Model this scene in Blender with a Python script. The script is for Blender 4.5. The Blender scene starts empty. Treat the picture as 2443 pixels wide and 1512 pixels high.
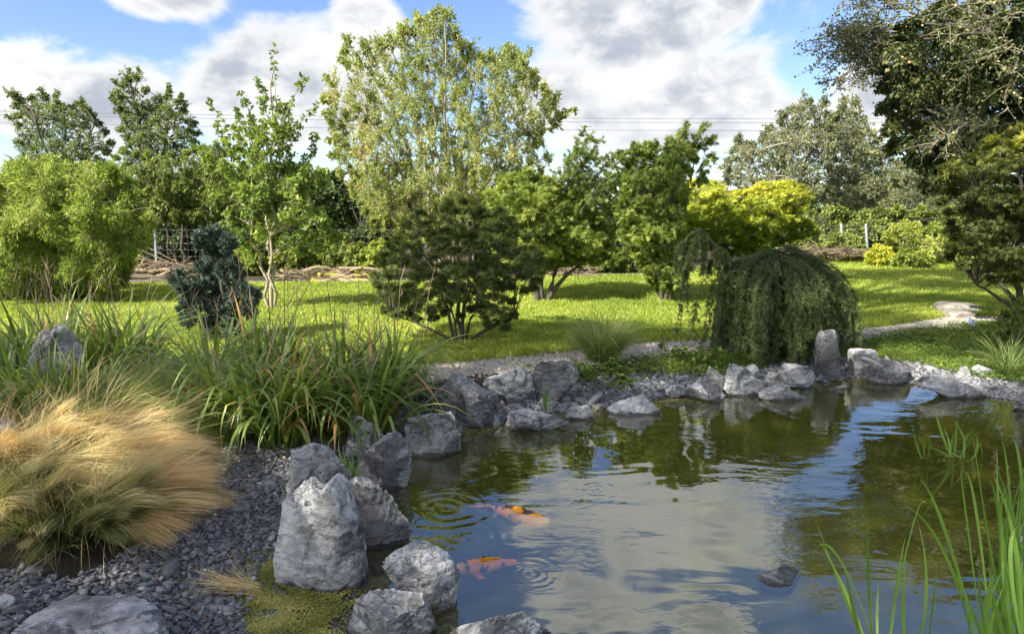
import bpy, bmesh, math
import numpy as np
from mathutils import Vector, Matrix

# ------------------------------------------------------------------ camera, sky, sun, exposure
SC = bpy.context.scene
COL = SC.collection
CAM_H = 1.70
FPX, PCX, PCY, HORIZON = 1650.0, 1221.5, 756.0, 500.0
PITCH = math.atan((PCY - HORIZON) / FPX)
cam_d = bpy.data.cameras.new('camera')
cam_d.sensor_width = 36.0
cam_d.lens = 36.0 * FPX / 2443.0
cam_d.clip_start = 0.05
cam_d.clip_end = 2000.0
cam = bpy.data.objects.new('camera', cam_d)
COL.objects.link(cam)
cam.location = (0, 0, CAM_H)
cam.rotation_euler = (math.radians(90) - PITCH, 0, 0)
SC.camera = cam

SUN_EL = math.radians(42.0)
SUN_AZ = math.radians(234.0)          # where the sun stands, clockwise from +Y : behind and left of the view
SUN_POS = np.array([math.sin(SUN_AZ) * math.cos(SUN_EL), math.cos(SUN_AZ) * math.cos(SUN_EL), math.sin(SUN_EL)])
SUN_DIR = -SUN_POS
sun_d = bpy.data.lights.new('sun', 'SUN')
sun_d.energy = 4.6
sun_d.angle = math.radians(0.55)
sun_d.color = (1.0, 0.955, 0.87)
sun = bpy.data.objects.new('sun', sun_d)
COL.objects.link(sun)
sun.rotation_euler = Vector(tuple(SUN_DIR)).to_track_quat('-Z', 'Y').to_euler()

SC.view_settings.view_transform = 'Standard'
SC.view_settings.look = 'None'
SC.view_settings.gamma = 1.0
SC.view_settings.exposure = 1.46
SC.cycles.max_bounces = 6
SC.cycles.diffuse_bounces = 3
SC.cycles.glossy_bounces = 3
SC.cycles.transmission_bounces = 4
SC.cycles.transparent_max_bounces = 8
SC.cycles.caustics_reflective = False
SC.cycles.caustics_refractive = False
SC.cycles.sample_clamp_indirect = 6.0
SC.cycles.use_denoising = True

_cp, _sp = math.cos(PITCH), math.sin(PITCH)


def rays(px, py):
    px = np.asarray(px, float); py = np.asarray(py, float)
    cx = (px - PCX) / FPX; cy = (PCY - py) / FPX
    return np.stack([cx, _cp + cy * _sp, -_sp + cy * _cp], -1)


def at_depth(px, py, d):
    r = rays(px, py)
    return np.array([0, 0, CAM_H]) + r * (np.asarray(d) / r[..., 1])[..., None]


def at_z(px, py, z=0.0):
    r = rays(px, py)
    return np.array([0, 0, CAM_H]) + r * ((z - CAM_H) / r[..., 2])[..., None]


def project(P):
    P = np.asarray(P, float)
    x = P[..., 0]; y = P[..., 1]; z = P[..., 2] - CAM_H
    f = y * _cp - z * _sp; u = y * _sp + z * _cp
    return np.stack([PCX + FPX * x / f, PCY - FPX * u / f], -1)


# ------------------------------------------------------------------ node helpers
class NT:
    def __init__(s, tree):
        s.t = tree; s.n = tree.nodes; s.l = tree.links

    def node(s, typ, ins=None, **kw):
        n = s.n.new(typ)
        for k, v in kw.items():
            setattr(n, k, v)
        if ins:
            for k, v in ins.items():
                s.put(n.inputs[k], v)
        return n

    def put(s, sock, v):
        if isinstance(v, bpy.types.NodeSocket):
            s.l.new(v, sock)
        else:
            if isinstance(v, (tuple, list)) and len(v) == 3 and sock.type == 'RGBA':
                v = (*v, 1.0)
            sock.default_value = v

    def math(s, op, a, b=None, c=None, clamp=False):
        n = s.n.new('ShaderNodeMath'); n.operation = op; n.use_clamp = clamp
        s.put(n.inputs[0], a)
        if b is not None: s.put(n.inputs[1], b)
        if c is not None: s.put(n.inputs[2], c)
        return n.outputs[0]

    def vmath(s, op, a, b=None):
        n = s.n.new('ShaderNodeVectorMath'); n.operation = op
        s.put(n.inputs[0], a)
        if b is not None: s.put(n.inputs[1], b)
        return n.outputs['Value'] if op in ('LENGTH', 'DISTANCE', 'DOT_PRODUCT') else n.outputs[0]

    def mix(s, f, a, b, blend='MIX'):
        n = s.n.new('ShaderNodeMix'); n.data_type = 'RGBA'; n.blend_type = blend
        s.put(n.inputs[0], f); s.put(n.inputs[6], a); s.put(n.inputs[7], b)
        return n.outputs[2]

    def step(s, v, lo, hi, a=0.0, b=1.0):
        n = s.n.new('ShaderNodeMapRange'); n.interpolation_type = 'SMOOTHSTEP'
        s.put(n.inputs[0], v); s.put(n.inputs[1], lo); s.put(n.inputs[2], hi); s.put(n.inputs[3], a); s.put(n.inputs[4], b)
        return n.outputs[0]

    def noise(s, vec, scale, detail=4.0, rough=0.55, dist=0.0, out='Fac'):
        n = s.n.new('ShaderNodeTexNoise')
        s.put(n.inputs['Vector'], vec); s.put(n.inputs['Scale'], scale)
        n.inputs['Detail'].default_value = detail; n.inputs['Roughness'].default_value = rough
        n.inputs['Distortion'].default_value = dist
        return n.outputs[out]

    def attr(s, name):
        n = s.n.new('ShaderNodeAttribute'); n.attribute_name = name
        return n.outputs['Fac']

    def ramp(s, fac, stops):
        n = s.n.new('ShaderNodeValToRGB'); s.put(n.inputs[0], fac)
        e = n.color_ramp.elements
        while len(e) < len(stops): e.new(0.5)
        for i, (p, c) in enumerate(stops):
            e[i].position = p; e[i].color = (*c, 1.0)
        return n.outputs[0]

    def scale(s, vec, k):
        return s.vmath('MULTIPLY', vec, k)


# ------------------------------------------------------------------ sky with broken cumulus cloud
world = bpy.data.worlds.new('World')
SC.world = world
world.use_nodes = True
wt = NT(world.node_tree); wt.n.clear()
sky = wt.node('ShaderNodeTexSky')
sky.sky_type = 'NISHITA'; sky.sun_disc = False
sky.sun_elevation = SUN_EL; sky.sun_rotation = SUN_AZ
sky.altitude = 50.0; sky.air_density = 1.0; sky.dust_density = 0.6; sky.ozone_density = 3.5
dirv = wt.node('ShaderNodeTexCoord').outputs['Generated']
sep = wt.node('ShaderNodeSeparateXYZ', {0: dirv})
az = wt.math('ARCTAN2', sep.outputs[0], sep.outputs[1])
el = wt.math('ARCSINE', sep.outputs[2])
ae = wt.node('ShaderNodeCombineXYZ', {0: az, 1: el, 2: 0.0}).outputs[0]


def azel(px, py):
    r = rays(px, py); r = r / np.linalg.norm(r)
    return math.atan2(r[0], r[1]), math.asin(r[2])


# cloud banks: azimuth, elevation, half width, half height in degrees (spread round the whole sky)
banks = []
for px, py, rx, ry in [(245, 230, 170, 105), (40, 215, 170, 90), (300, 250, 120, 110), (400, -10, 150, 55), 
                       (580, 230, 165, 130), (720, 190, 220, 170), (870, 90, 110, 110), (620, 290, 210, 80), (840, 220, 150, 120),
                       (1450, 60, 220, 190), (1610, 20, 270, 170), (1520, 250, 320, 150), (1690, 235, 200, 140), (1600, 325, 220, 45),
                       (1950, 300, 150, 80), (2070, 220, 130, 90), (1330, 210, 120, 110)]:
    a, e = azel(px, py)
    banks.append((a, e, rx / FPX, ry / FPX))
D2R = math.radians
for a, e, ra, re in [(11, 24.5, 13, 5.0), (7, 31.5, 9, 3.4), (18, 20.5, 7, 3), (2, 19.5, 7, 3), (17, 31, 5, 2.2), (-38, 26, 12, 6), (48, 24, 14, 7), (-62, 18, 16, 8), (70, 30, 18, 9),
                     (-95, 20, 20, 9), (105, 22, 20, 10), (-130, 30, 22, 10), (140, 26, 24, 10), (178, 24, 24, 11), (0, 58, 30, 9), (100, 60, 40, 9), (-110, 62, 40, 10)]:
    banks.append((D2R(a), D2R(e), D2R(ra), D2R(re)))
field = None
for a, e, ra, re in banks:
    dv = wt.vmath('MULTIPLY', wt.vmath('SUBTRACT', ae, (a, e, 0.0)), (1 / ra, 1 / re, 0.0))
    f = wt.math('SUBTRACT', 1.0, wt.vmath('LENGTH', dv))
    if field is None:
        field = f
    else:
        n = wt.n.new('ShaderNodeMath'); n.operation = 'SMOOTH_MAX'
        wt.put(n.inputs[0], field); wt.put(n.inputs[1], f); n.inputs[2].default_value = 0.25
        field = n.outputs[0]
cv = wt.scale(ae, (1.0, 1.5, 1.0))
n1 = wt.noise(cv, 7.0, 9.0, 0.58, 0.35)
n2 = wt.noise(wt.vmath('ADD', cv, (3.1, 1.7, 0)), 5.0, 5.0, 0.55, 0.2)
dens = wt.math('ADD', field, wt.math('MULTIPLY', wt.math('SUBTRACT', n1, 0.5), 1.85))
cover = wt.step(dens, 0.02, 0.40)
wisp = wt.step(wt.noise(wt.scale(ae, (1.0, 2.4, 1.0)), 4.0, 7.0, 0.62, 0.6), 0.55, 0.90, 0.0, 0.40)
horizon_veil = wt.step(el, 0.0, 0.11, 0.30, 0.0)
cover = wt.math('MAXIMUM', wt.math('MAXIMUM', cover, wisp), horizon_veil)
n3 = wt.noise(wt.vmath('ADD', cv, (.4, 2.6, 0)), 16.0, 6.0, 0.6, 0.3)
grey = wt.math('MULTIPLY', wt.step(dens, 0.18, 0.75), wt.step(wt.math('ADD', wt.math('MULTIPLY', n2, .65), wt.math('MULTIPLY', n3, .35)), 0.40, 0.58))
cloud_c = wt.mix(grey, (1.0, 1.0, 1.0), (0.50, 0.55, 0.64))
cloud_c = wt.mix(wt.step(wt.vmath('DOT_PRODUCT', dirv, tuple(float(c) for c in SUN_POS)), -.05, .6), cloud_c, (1.0, .88, .70), 'MULTIPLY')  # sun-side clouds tinted warm so their added fill is less blue
skyc = wt.node('ShaderNodeHueSaturation', {'Color': sky.outputs[0], 'Hue': 0.512, 'Saturation': 1.08, 'Value': 0.97}).outputs[0]
bg_sky = wt.node('ShaderNodeBackground', {'Color': skyc, 'Strength': 0.085})
near_sun = wt.math('MAXIMUM', wt.vmath('DOT_PRODUCT', dirv, tuple(float(c) for c in SUN_POS)), 0.0)   # clouds near the sun glow brighter, boosted out of view for extra fill light
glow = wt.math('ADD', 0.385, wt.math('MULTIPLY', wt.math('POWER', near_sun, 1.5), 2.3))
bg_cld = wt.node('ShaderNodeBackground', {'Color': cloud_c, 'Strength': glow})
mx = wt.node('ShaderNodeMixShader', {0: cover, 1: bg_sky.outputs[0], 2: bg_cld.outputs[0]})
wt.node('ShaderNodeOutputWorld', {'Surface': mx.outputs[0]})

# ------------------------------------------------------------------ mesh helpers
RNG = np.random.default_rng(11)


def unit(v):
    return v / np.maximum(np.linalg.norm(v, axis=-1, keepdims=True), 1e-9)


class Geo:
    """collects numpy shapes, then links them as one mesh object"""

    def __init__(s):
        s.V = []; s.F = []; s.T = []; s.n = 0

    def add(s, V, F, T=0.5):
        V = np.asarray(V, float).reshape(-1, 3)
        s.V.append(V)
        T = np.asarray(T, float)
        s.T.append(np.broadcast_to(T, (len(V),)) if T.ndim == 0 else T.reshape(-1))
        for f in (F if isinstance(F, list) else [F]):
            s.F.append(np.asarray(f, np.int64) + s.n)
        s.n += len(V)

    def obj(s, name, mat, parent=None, loc=None, smooth=False):
        V = np.concatenate(s.V); T = np.concatenate(s.T)
        base = np.array(parent.location) if parent is not None else (np.array(loc, float) if loc is not None else np.zeros(3))
        if parent is not None and parent.parent is not None:
            base = base + np.array(parent.parent.location)
        V = V - base
        me = bpy.data.meshes.new(name)
        me.vertices.add(len(V)); me.vertices.foreach_set('co', V.astype(np.float32).ravel())
        loops = np.concatenate([f.ravel() for f in s.F])
        counts = np.concatenate([np.full(len(f), f.shape[1]) for f in s.F])
        starts = np.concatenate([[0], np.cumsum(counts)[:-1]])
        me.loops.add(len(loops)); me.loops.foreach_set('vertex_index', loops.astype(np.int32))
        me.polygons.add(len(counts)); me.polygons.foreach_set('loop_start', starts.astype(np.int32))
        me.polygons.foreach_set('loop_total', counts.astype(np.int32))
        if smooth:
            me.polygons.foreach_set('use_smooth', np.ones(len(counts), bool))
        at = me.attributes.new('tint', 'FLOAT', 'POINT'); at.data.foreach_set('value', T.astype(np.float32))
        me.update(calc_edges=True)
        me.materials.append(mat)
        o = bpy.data.objects.new(name, me)
        COL.objects.link(o)
        if parent is not None: o.parent = parent
        elif loc is not None: o.location = tuple(loc)
        return o


def tag(o, label=None, cat=None, group=None, kind=None):
    if label: o['label'] = label
    if cat: o['category'] = cat
    if group: o['group'] = group
    if kind: o['kind'] = kind
    return o


def thing(name, label, cat, loc, group=None):
    o = bpy.data.objects.new(name, None); COL.objects.link(o)
    o.empty_display_size = 0.2
    o.location = tuple(float(c) for c in loc)
    return tag(o, label, cat, group)


def tubes(g, P, R, k=5, T=0.5):
    """P (M,n,3) centre lines, R (M,n) radii"""
    P = np.asarray(P, float); R = np.asarray(R, float)
    if P.ndim == 2: P = P[None]; R = R[None]
    M, n, _ = P.shape
    R = np.broadcast_to(R, (M, n))
    tg = unit(np.gradient(P, axis=1))
    ref = np.where(np.abs(tg[..., 2:3]) > 0.9, np.array([1.0, 0, 0]), np.array([0, 0, 1.0]))
    a = unit(np.cross(tg, ref)); b = np.cross(tg, a)
    th = np.arange(k) * 2 * math.pi / k
    V = P[:, :, None, :] + R[:, :, None, None] * (a[:, :, None, :] * np.cos(th)[:, None] + b[:, :, None, :] * np.sin(th)[:, None])
    idx = np.arange(M * n * k).reshape(M, n, k)
    q = np.stack([idx[:, :-1], np.roll(idx, -1, 2)[:, :-1], np.roll(idx, -1, 2)[:, 1:], idx[:, 1:]], -1).reshape(-1, 4)
    T = np.asarray(T, float)
    if T.ndim == 1: T = np.repeat(T, n * k)
    g.add(V, q, T)


def bezier(a, b, c, n):
    t = np.linspace(0, 1, n)[:, None]
    a = np.asarray(a)[..., None, :]; b = np.asarray(b)[..., None, :]; c = np.asarray(c)[..., None, :]
    return (1 - t) ** 2 * a + 2 * t * (1 - t) * b + t * t * c


def strips(g, P, S, W, T=0.5, fold=0.0):
    """blades: P (M,n,3), side vectors S (M,n,3), half widths W (M,n); fold lowers the midrib"""
    M, n, _ = P.shape
    W = np.broadcast_to(W, (M, n))[..., None]
    T = np.asarray(T, float)
    if fold:
        tg = unit(np.gradient(P, axis=1)); N = np.cross(S, tg)
        V = np.stack([P + S * W + N * W * fold, P, P - S * W + N * W * fold], 2)
        k = 3
    else:
        V = np.stack([P + S * W, P - S * W], 2); k = 2
    idx = np.arange(M * n * k).reshape(M, n, k)
    q = np.concatenate([np.stack([idx[:, :-1, j], idx[:, :-1, j + 1], idx[:, 1:, j + 1], idx[:, 1:, j]], -1).reshape(-1, 4) for j in range(k - 1)])
    if T.ndim == 1: T = np.repeat(T, n * k)
    elif T.ndim == 2: T = np.repeat(T.reshape(-1), k)
    g.add(V, q, T)


def shape_leaf():
    return np.array([(0, 0, 0), (.42, .5, .1), (1, 0, -.08), (.42, -.5, .1)]), np.array([(0, 2, 1), (0, 3, 2)])


def shape_fan():
    return (np.array([(0, 0, 0), (.35, 0.05, 0), (.72, .56, .06), (.98, .22, -.03), (.82, 0, .0), (.98, -.22, -.03), (.72, -.56, .06), (.35, -.05, 0)]),
            np.array([(1, 3, 2), (1, 4, 3), (1, 5, 4), (1, 6, 5), (0, 1, 7), (1, 7, 6)]))


def shape_palm(wide=1.0):
    V = [(0.12, 0, 0)]; F = []
    for a, L in ((0, 1.0), (.72, .86), (-.72, .86), (1.5, .52), (-1.5, .52)):
        c, s = math.cos(a), math.sin(a); w = .11 * wide
        i = len(V)
        V += [(0.12 + c * L * .42 - s * w, s * L * .42 + c * w, 0.03), (0.12 + c * L, s * L, -.07), (0.12 + c * L * .42 + s * w, s * L * .42 - c * w, 0.03)]
        F += [(0, i + 1, i), (0, i + 2, i + 1)]
    return np.array(V), np.array(F)


SHAPES = {'leaf': shape_leaf(), 'fan': shape_fan(), 'palm': shape_palm()}


def leaves(g, P, D, N, L, W, shape='leaf', T=0.5):
    tv, tf = SHAPES[shape]
    D = unit(D); S = unit(np.cross(N, D)); N = np.cross(D, S)
    M = len(P)
    L = np.broadcast_to(L, (M,))[:, None, None]; W = np.broadcast_to(W, (M,))[:, None, None]
    V = P[:, None] + D[:, None] * tv[None, :, 0:1] * L + S[:, None] * tv[None, :, 1:2] * W + N[:, None] * tv[None, :, 2:3] * L
    k = len(tv)
    F = (tf[None] + (np.arange(M) * k)[:, None, None]).reshape(-1, 3)
    T = np.asarray(T, float)
    g.add(V, F, np.repeat(T, k) if T.ndim else T)


def waves(v, seed, f, n=10):
    """cheap smooth pseudo noise, about -1..1"""
    r = np.random.default_rng(seed)
    k = unit(r.normal(size=(n, 3))) * f * r.uniform(.6, 1.5, (n, 1))
    ph = r.uniform(0, 6.283, n)
    return np.sin(v @ k.T + ph).sum(-1) / math.sqrt(n) * .9


def smooth(x, a, b):
    t = np.clip((x - a) / (b - a), 0, 1)
    return t * t * (3 - 2 * t)


# ------------------------------------------------------------------ lie of the land
shore_px = [(560, 1640), (585, 1500), (600, 1420), (625, 1350), (690, 1310), (740, 1250), (800, 1170), (850, 1110), (880, 1085), (950, 1085), (1000, 1070), (1050, 1045), (1110, 1022),
            (1180, 1012), (1230, 992), (1300, 985), (1380, 978), (1440, 970), (1500, 962), (1590, 948), (1640, 945), (1720, 940), (1800, 932), (1880, 922), (1930, 908), (1990, 902),
            (2060, 903), (2120, 906), (2200, 922), (2280, 938), (2360, 948), (2450, 958), (2560, 985), (2760, 1060), (3000, 1200), (3400, 1500)]
pond = [tuple(p[:2]) for p in at_z(*np.array(shore_px, float).T, 0.0)] + [(4.2, 2.2), (2.6, 1.95), (1.0, 1.9), (-0.3, 1.95), (-1.0, 2.1)]
POND = np.array(pond)


def seg_dist(P, A, B):
    AB = B - A; AP = P[:, None] - A[None]
    t = np.clip((AP * AB).sum(-1) / np.maximum((AB * AB).sum(-1), 1e-9), 0, 1)
    return np.linalg.norm(AP - t[..., None] * AB, axis=-1).min(1)


def inside(P, poly):
    x, y = P[:, 0], P[:, 1]; r = np.zeros(len(P), bool)
    A = poly; B = np.roll(poly, -1, 0)
    for (x1, y1), (x2, y2) in zip(A, B):
        c = (y1 > y) != (y2 > y)
        r ^= c & (x < (x2 - x1) * (y - y1) / ((y2 - y1) if y2 != y1 else 1e-9) + x1)
    return r


def sdist(P, poly):
    d = np.empty(len(P))
    for i in range(0, len(P), 20000):
        d[i:i + 20000] = seg_dist(P[i:i + 20000], poly, np.roll(poly, -1, 0))
    return np.where(inside(P, poly), -d, d)


def pond_sd(x, y):
    P = np.stack([np.ravel(x), np.ravel(y)], -1)
    far = (P[:, 0] < -3) | (P[:, 0] > 7) | (P[:, 1] < 0.5) | (P[:, 1] > 9)
    d = np.full(len(P), 2.5)
    d[~far] = sdist(P[~far], POND)
    return np.minimum(d, 2.5).reshape(np.shape(x))


def land(x, y, sd=None):
    x = np.asarray(x, float); y = np.asarray(y, float)
    if sd is None: sd = pond_sd(x, y)
    bank = 0.13 * np.clip(sd / 0.9, 0, 1) + 0.03 * smooth(sd, .7, 1.4)
    rise = 0.012 * np.clip(y - 7.5, 0, 30) + 0.0095 * np.clip(x - 1.0, 0, 9) * smooth(y, 7, 13) - 0.006 * np.clip(-x - 1, 0, 6) * smooth(y, 9, 12)
    bumps = 0.02 * np.sin(x * .9 + 1) * np.cos(y * .8) * smooth(sd, .8, 2.0)
    z = np.where(sd > 0, bank + rise + bumps, -0.5 * smooth(-sd, -0.02, 0.7) - 0.02)
    return z


def on_land(px, py):
    """where a pixel's line of sight meets the ground"""
    px = np.atleast_1d(np.asarray(px, float)); py = np.atleast_1d(np.asarray(py, float))
    z = np.full(px.shape, .12)
    for _ in range(8):
        p = at_z(px, py, z); z = .5 * z + .5 * np.maximum(land(p[:, 0], p[:, 1]), 0)
    p = at_z(px, py, z)
    return p


def at_land(px, d):
    """ground point seen in picture column px at distance d"""
    p = at_depth(px, 600, d); z = land(p[0:1], p[1:2])[0]
    return np.array([p[0], p[1], z])


path_px = np.array([(820, 912), (900, 902), (1000, 890), (1150, 876), (1300, 862), (1420, 848), (1560, 832), (1680, 824), (1800, 816), (1900, 809), (1996, 802), (2098, 791), (2208, 778), (2290, 765), (2380, 762), (2480, 768)], float)
PATH = on_land(path_px[:, 0], path_px[:, 1])[:, :2]
PATH = np.concatenate([[PATH[0] + (-2.5, .2)], [PATH[0] + (-1.0, -.02)], PATH, [PATH[-1] + (3, -.3)]])


def path_dist(x, y):
    P = np.stack([np.ravel(x), np.ravel(y)], -1)
    d = np.full(len(P), 9.0)
    near = (P[:, 1] > 5) & (P[:, 1] < 11)
    if near.any(): d[near] = seg_dist(P[near], PATH[:-1], PATH[1:])
    return d.reshape(np.shape(x))


def lawn_far(x):
    return np.interp(x, [-12, -3, -1.2, 1.5, 3.2, 5, 7, 14], [14.1, 14.3, 14.7, 15.3, 15.6, 17.4, 18.2, 19.5])


def path_y(x):
    return np.interp(x, PATH[:, 0], PATH[:, 1])


beach_px = np.array([(150, 1700), (150, 1420), (250, 1370), (330, 1320), (520, 1200), (525, 1120), (560, 1060), (640, 1030), (760, 1030), (860, 1005), (960, 990), (1010, 965), (1100, 1010), (1050, 1120), (900, 1400), (800, 1700)], float)
beach_px = np.concatenate([[(-150, 1700), (-150, 1430), (100, 1400)], beach_px[1:]])
BEACH = at_z(*beach_px.T, 0.05)[:, :2]

# ------------------------------------------------------------------ materials


def new_mat(name):
    m = bpy.data.materials.new(name); m.use_nodes = True
    t = NT(m.node_tree); t.n.clear()
    out = t.node('ShaderNodeOutputMaterial')
    return m, t, out


LEAF_GAIN = 1.7


def leaf_mat(name, stops, trans=0.35, rough=0.5, spec=0.3, gain=None):
    m, t, out = new_mat(name)
    k = LEAF_GAIN if gain is None else gain
    c = t.ramp(t.attr('tint'), [(p_, (min(c_[0] * k * 1.08, .8), min(c_[1] * k, .8), c_[2] * k * .9)) for p_, c_ in stops])
    geo = t.node('ShaderNodeNewGeometry')
    p = t.node('ShaderNodeBsdfPrincipled', {'Base Color': c, 'Roughness': rough, 'Specular IOR Level': spec})
    tc = t.node('ShaderNodeHueSaturation', {'Color': c, 'Hue': 0.50, 'Saturation': 1.1, 'Value': 1.5}).outputs[0]
    tr = t.node('ShaderNodeBsdfTranslucent', {'Color': tc})
    s = t.node('ShaderNodeMixShader', {0: trans, 1: p.outputs[0], 2: tr.outputs[0]})
    t.put(out.inputs[0], s.outputs[0])
    return m


def G(*c): return c


M = {}
M['elder_leaf'] = leaf_mat('elder_leaf', [(0, (.06, .09, .02)), (.40, (.16, .20, .06)), (.85, (.30, .32, .12)), (1, (.26, .16, .09))], .4)
M['field_leaf'] = leaf_mat('field_leaf', [(0, (.04, .06, .022)), (.6, (.10, .135, .045)), (1, (.18, .21, .07))])
M['hedge_leaf'] = leaf_mat('hedge_leaf', [(0, (.05, .075, .018)), (.6, (.125, .165, .04)), (1, (.21, .25, .07))])
M['ivy_leaf'] = leaf_mat('ivy_leaf', [(0, (.018, .03, .01)), (.6, (.04, .065, .02)), (1, (.10, .14, .04))], .2)
M['ginkgo_leaf'] = leaf_mat('ginkgo_leaf', [(0, (.045, .075, .02)), (.5, (.11, .16, .035)), (1, (.24, .29, .08))], .4)
M['maple_leaf'] = leaf_mat('maple_leaf', [(0, (.035, .05, .015)), (.6, (.078, .105, .028)), (1, (.15, .175, .045))])
M['fresh_leaf'] = leaf_mat('fresh_leaf', [(0, (.055, .078, .015)), (.5, (.118, .165, .034)), (1, (.235, .27, .065))], .4)
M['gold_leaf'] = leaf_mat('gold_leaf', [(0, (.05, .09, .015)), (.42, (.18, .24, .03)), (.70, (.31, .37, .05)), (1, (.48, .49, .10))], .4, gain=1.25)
M['grey_leaf'] = leaf_mat('grey_leaf', [(0, (.06, .075, .035)), (.6, (.13, .15, .075)), (1, (.23, .24, .12))], .3)
M['elm_leaf'] = leaf_mat('elm_leaf', [(0, (.015, .025, .008)), (.5, (.035, .05, .015)), (.8, (.07, .085, .025)), (1, (.22, .20, .10))], .2)
M['bronze_leaf'] = leaf_mat('bronze_leaf', [(0, (.025, .035, .012)), (.6, (.06, .075, .018)), (.85, (.14, .16, .03)), (1, (.25, .26, .045))], .35)
M['bamboo_leaf'] = leaf_mat('bamboo_leaf', [(0, (.08, .12, .022)), (.5, (.155, .21, .05)), (1, (.32, .35, .14))], .45)
M['pine_needle'] = leaf_mat('pine_needle', [(0, (.024, .045, .036)), (.6, (.058, .090, .070)), (1, (.13, .165, .13))], .12)
M['larch_needle'] = leaf_mat('larch_needle', [(0, (.042, .062, .020)), (.55, (.085, .120, .040)), (1, (.22, .26, .10))], .25)
M['lily_leaf'] = leaf_mat('lily_leaf', [(0, (.05, .10, .02)), (.6, (.125, .19, .035)), (.88, (.22, .28, .07)), (.94, (.36, .26, .06)), (1, (.38, .22, .10))], .3, .4, .5, 1.3)
M['reed_leaf'] = leaf_mat('reed_leaf', [(0, (.045, .10, .015)), (.6, (.10, .18, .03)), (.9, (.16, .25, .06)), (1, (.34, .24, .10))], .35, .4, .4)
M['straw_grass'] = leaf_mat('straw_grass', [(0, (.05, .08, .02)), (.3, (.14, .17, .05)), (.55, (.44, .41, .20)), (.8, (.67, .59, .36)), (1, (.62, .48, .25))], .35, gain=1.1)
M['fine_grass'] = leaf_mat('fine_grass', [(0, (.05, .085, .022)), (.6, (.11, .16, .045)), (.9, (.26, .27, .12)), (1, (.42, .35, .2))], .35)
M['lawn_grass'] = leaf_mat('lawn_grass', [(0, (.085, .125, .02)), (.5, (.165, .21, .035)), (.9, (.26, .29, .065)), (1, (.36, .32, .12))], .35, gain=1.75)
M['cover_leaf'] = leaf_mat('cover_leaf', [(0, (.03, .06, .012)), (.6, (.075, .12, .022)), (1, (.19, .23, .045))], .3)
M['duckweed'] = leaf_mat('duckweed', [(0, (.13, .15, .03)), (.6, (.30, .31, .06)), (1, (.50, .47, .16))], .15, gain=1.1)
M['dry_stem'] = leaf_mat('dry_stem', [(0, (.10, .07, .045)), (.5, (.25, .18, .11)), (1, (.42, .34, .24))], .0, gain=1.0)


def bark_mat(name, a, b, moss=None):
    m, t, out = new_mat(name)
    pos = t.node('ShaderNodeNewGeometry').outputs['Position']
    n = t.noise(t.scale(pos, (1, 1, .25)), 30.0, 4)
    c = t.mix(n, a, b)
    if moss:
        c = t.mix(t.step(t.noise(pos, 3.0, 4), .48, .6), c, moss)
    bp = t.node('ShaderNodeBump', {'Height': n, 'Strength': .6, 'Distance': .02})
    p = t.node('ShaderNodeBsdfPrincipled', {'Base Color': c, 'Roughness': .9, 'Normal': bp.outputs[0]})
    t.put(out.inputs[0], p.outputs[0])
    return m


M['bark_tan'] = bark_mat('bark_tan', (.22, .18, .12), (.38, .32, .22))
M['bark_dark'] = bark_mat('bark_dark', (.045, .038, .03), (.10, .085, .06))
M['bark_grey'] = bark_mat('bark_grey', (.16, .15, .12), (.30, .28, .22))
M['twig_pale'] = bark_mat('twig_pale', (.17, .15, .095), (.30, .27, .18))
M['log_wood'] = bark_mat('log_wood', (.15, .11, .07), (.32, .25, .155))
M['log_moss'] = bark_mat('log_moss', (.20, .15, .09), (.38, .30, .18), (.34, .28, .03))
M['brush_wood'] = bark_mat('brush_wood', (.10, .075, .045), (.27, .21, .13))
M['log_dark'] = bark_mat('log_dark', (.05, .04, .03), (.14, .11, .07))

# slate boulders with white calcite seams
m, t, out = new_mat('slate_rock')
tc = t.node('ShaderNodeTexCoord').outputs['Object']
gpos = t.node('ShaderNodeNewGeometry')
oi = t.node('ShaderNodeObjectInfo')
off = t.node('ShaderNodeCombineXYZ', {0: t.math('MULTIPLY', oi.outputs['Random'], 37.0), 1: t.math('MULTIPLY', oi.outputs['Random'], 11.0), 2: 0.0}).outputs[0]
v = t.vmath('ADD', tc, off)
big = t.noise(v, 3.0, 5, .6)
mid = t.noise(t.scale(v, (1, 1, 2.2)), 11.0, 6, .65, .6)
fin = t.noise(v, 70.0, 4, .6)
base = t.ramp(t.math('ADD', t.math('MULTIPLY', big, .6), t.math('MULTIPLY', mid, .4)), [(.36, (.08, .08, .078)), (.44, (.21, .208, .20)), (.52, (.37, .365, .35)), (.62, (.60, .59, .56))])
seam = t.math('ABSOLUTE', t.math('SUBTRACT', t.noise(v, 5.5, 5, .62, 1.2), .5))
seam = t.step(seam, .0, .016, 1.0, .0)
seam2 = t.math('ABSOLUTE', t.math('SUBTRACT', t.noise(t.vmath('ADD', v, (5, 2, 8)), 14.0, 3, .6, 1.5), .5))
seam = t.math('MAXIMUM', seam, t.step(seam2, .0, .022, .6, .0))
seam = t.math('MULTIPLY', seam, t.step(t.noise(v, 6.0, 3), .42, .62))
edge = t.step(gpos.outputs['Pointiness'], .51, .57)
fleck = t.step(fin, .62, .72)
c = t.mix(t.math('MULTIPLY', t.math('MAXIMUM', seam, t.math('MULTIPLY', fleck, .5)), .75), base, (.62, .62, .60))
tone = t.math('ADD', .45, t.attr('tint'))
c = t.mix(1.0, c, t.node('ShaderNodeCombineColor', {0: t.math('MULTIPLY', tone, 1.01), 1: tone, 2: t.math('MULTIPLY', tone, .975)}).outputs[0], 'MULTIPLY')
c = t.mix(t.math('MULTIPLY', edge, .7), c, (.55, .55, .54))
c = t.mix(t.step(t.noise(v, 4.2, 5, .65, .8), .535, .60, 0, .72), c, (.055, .056, .057))
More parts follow.
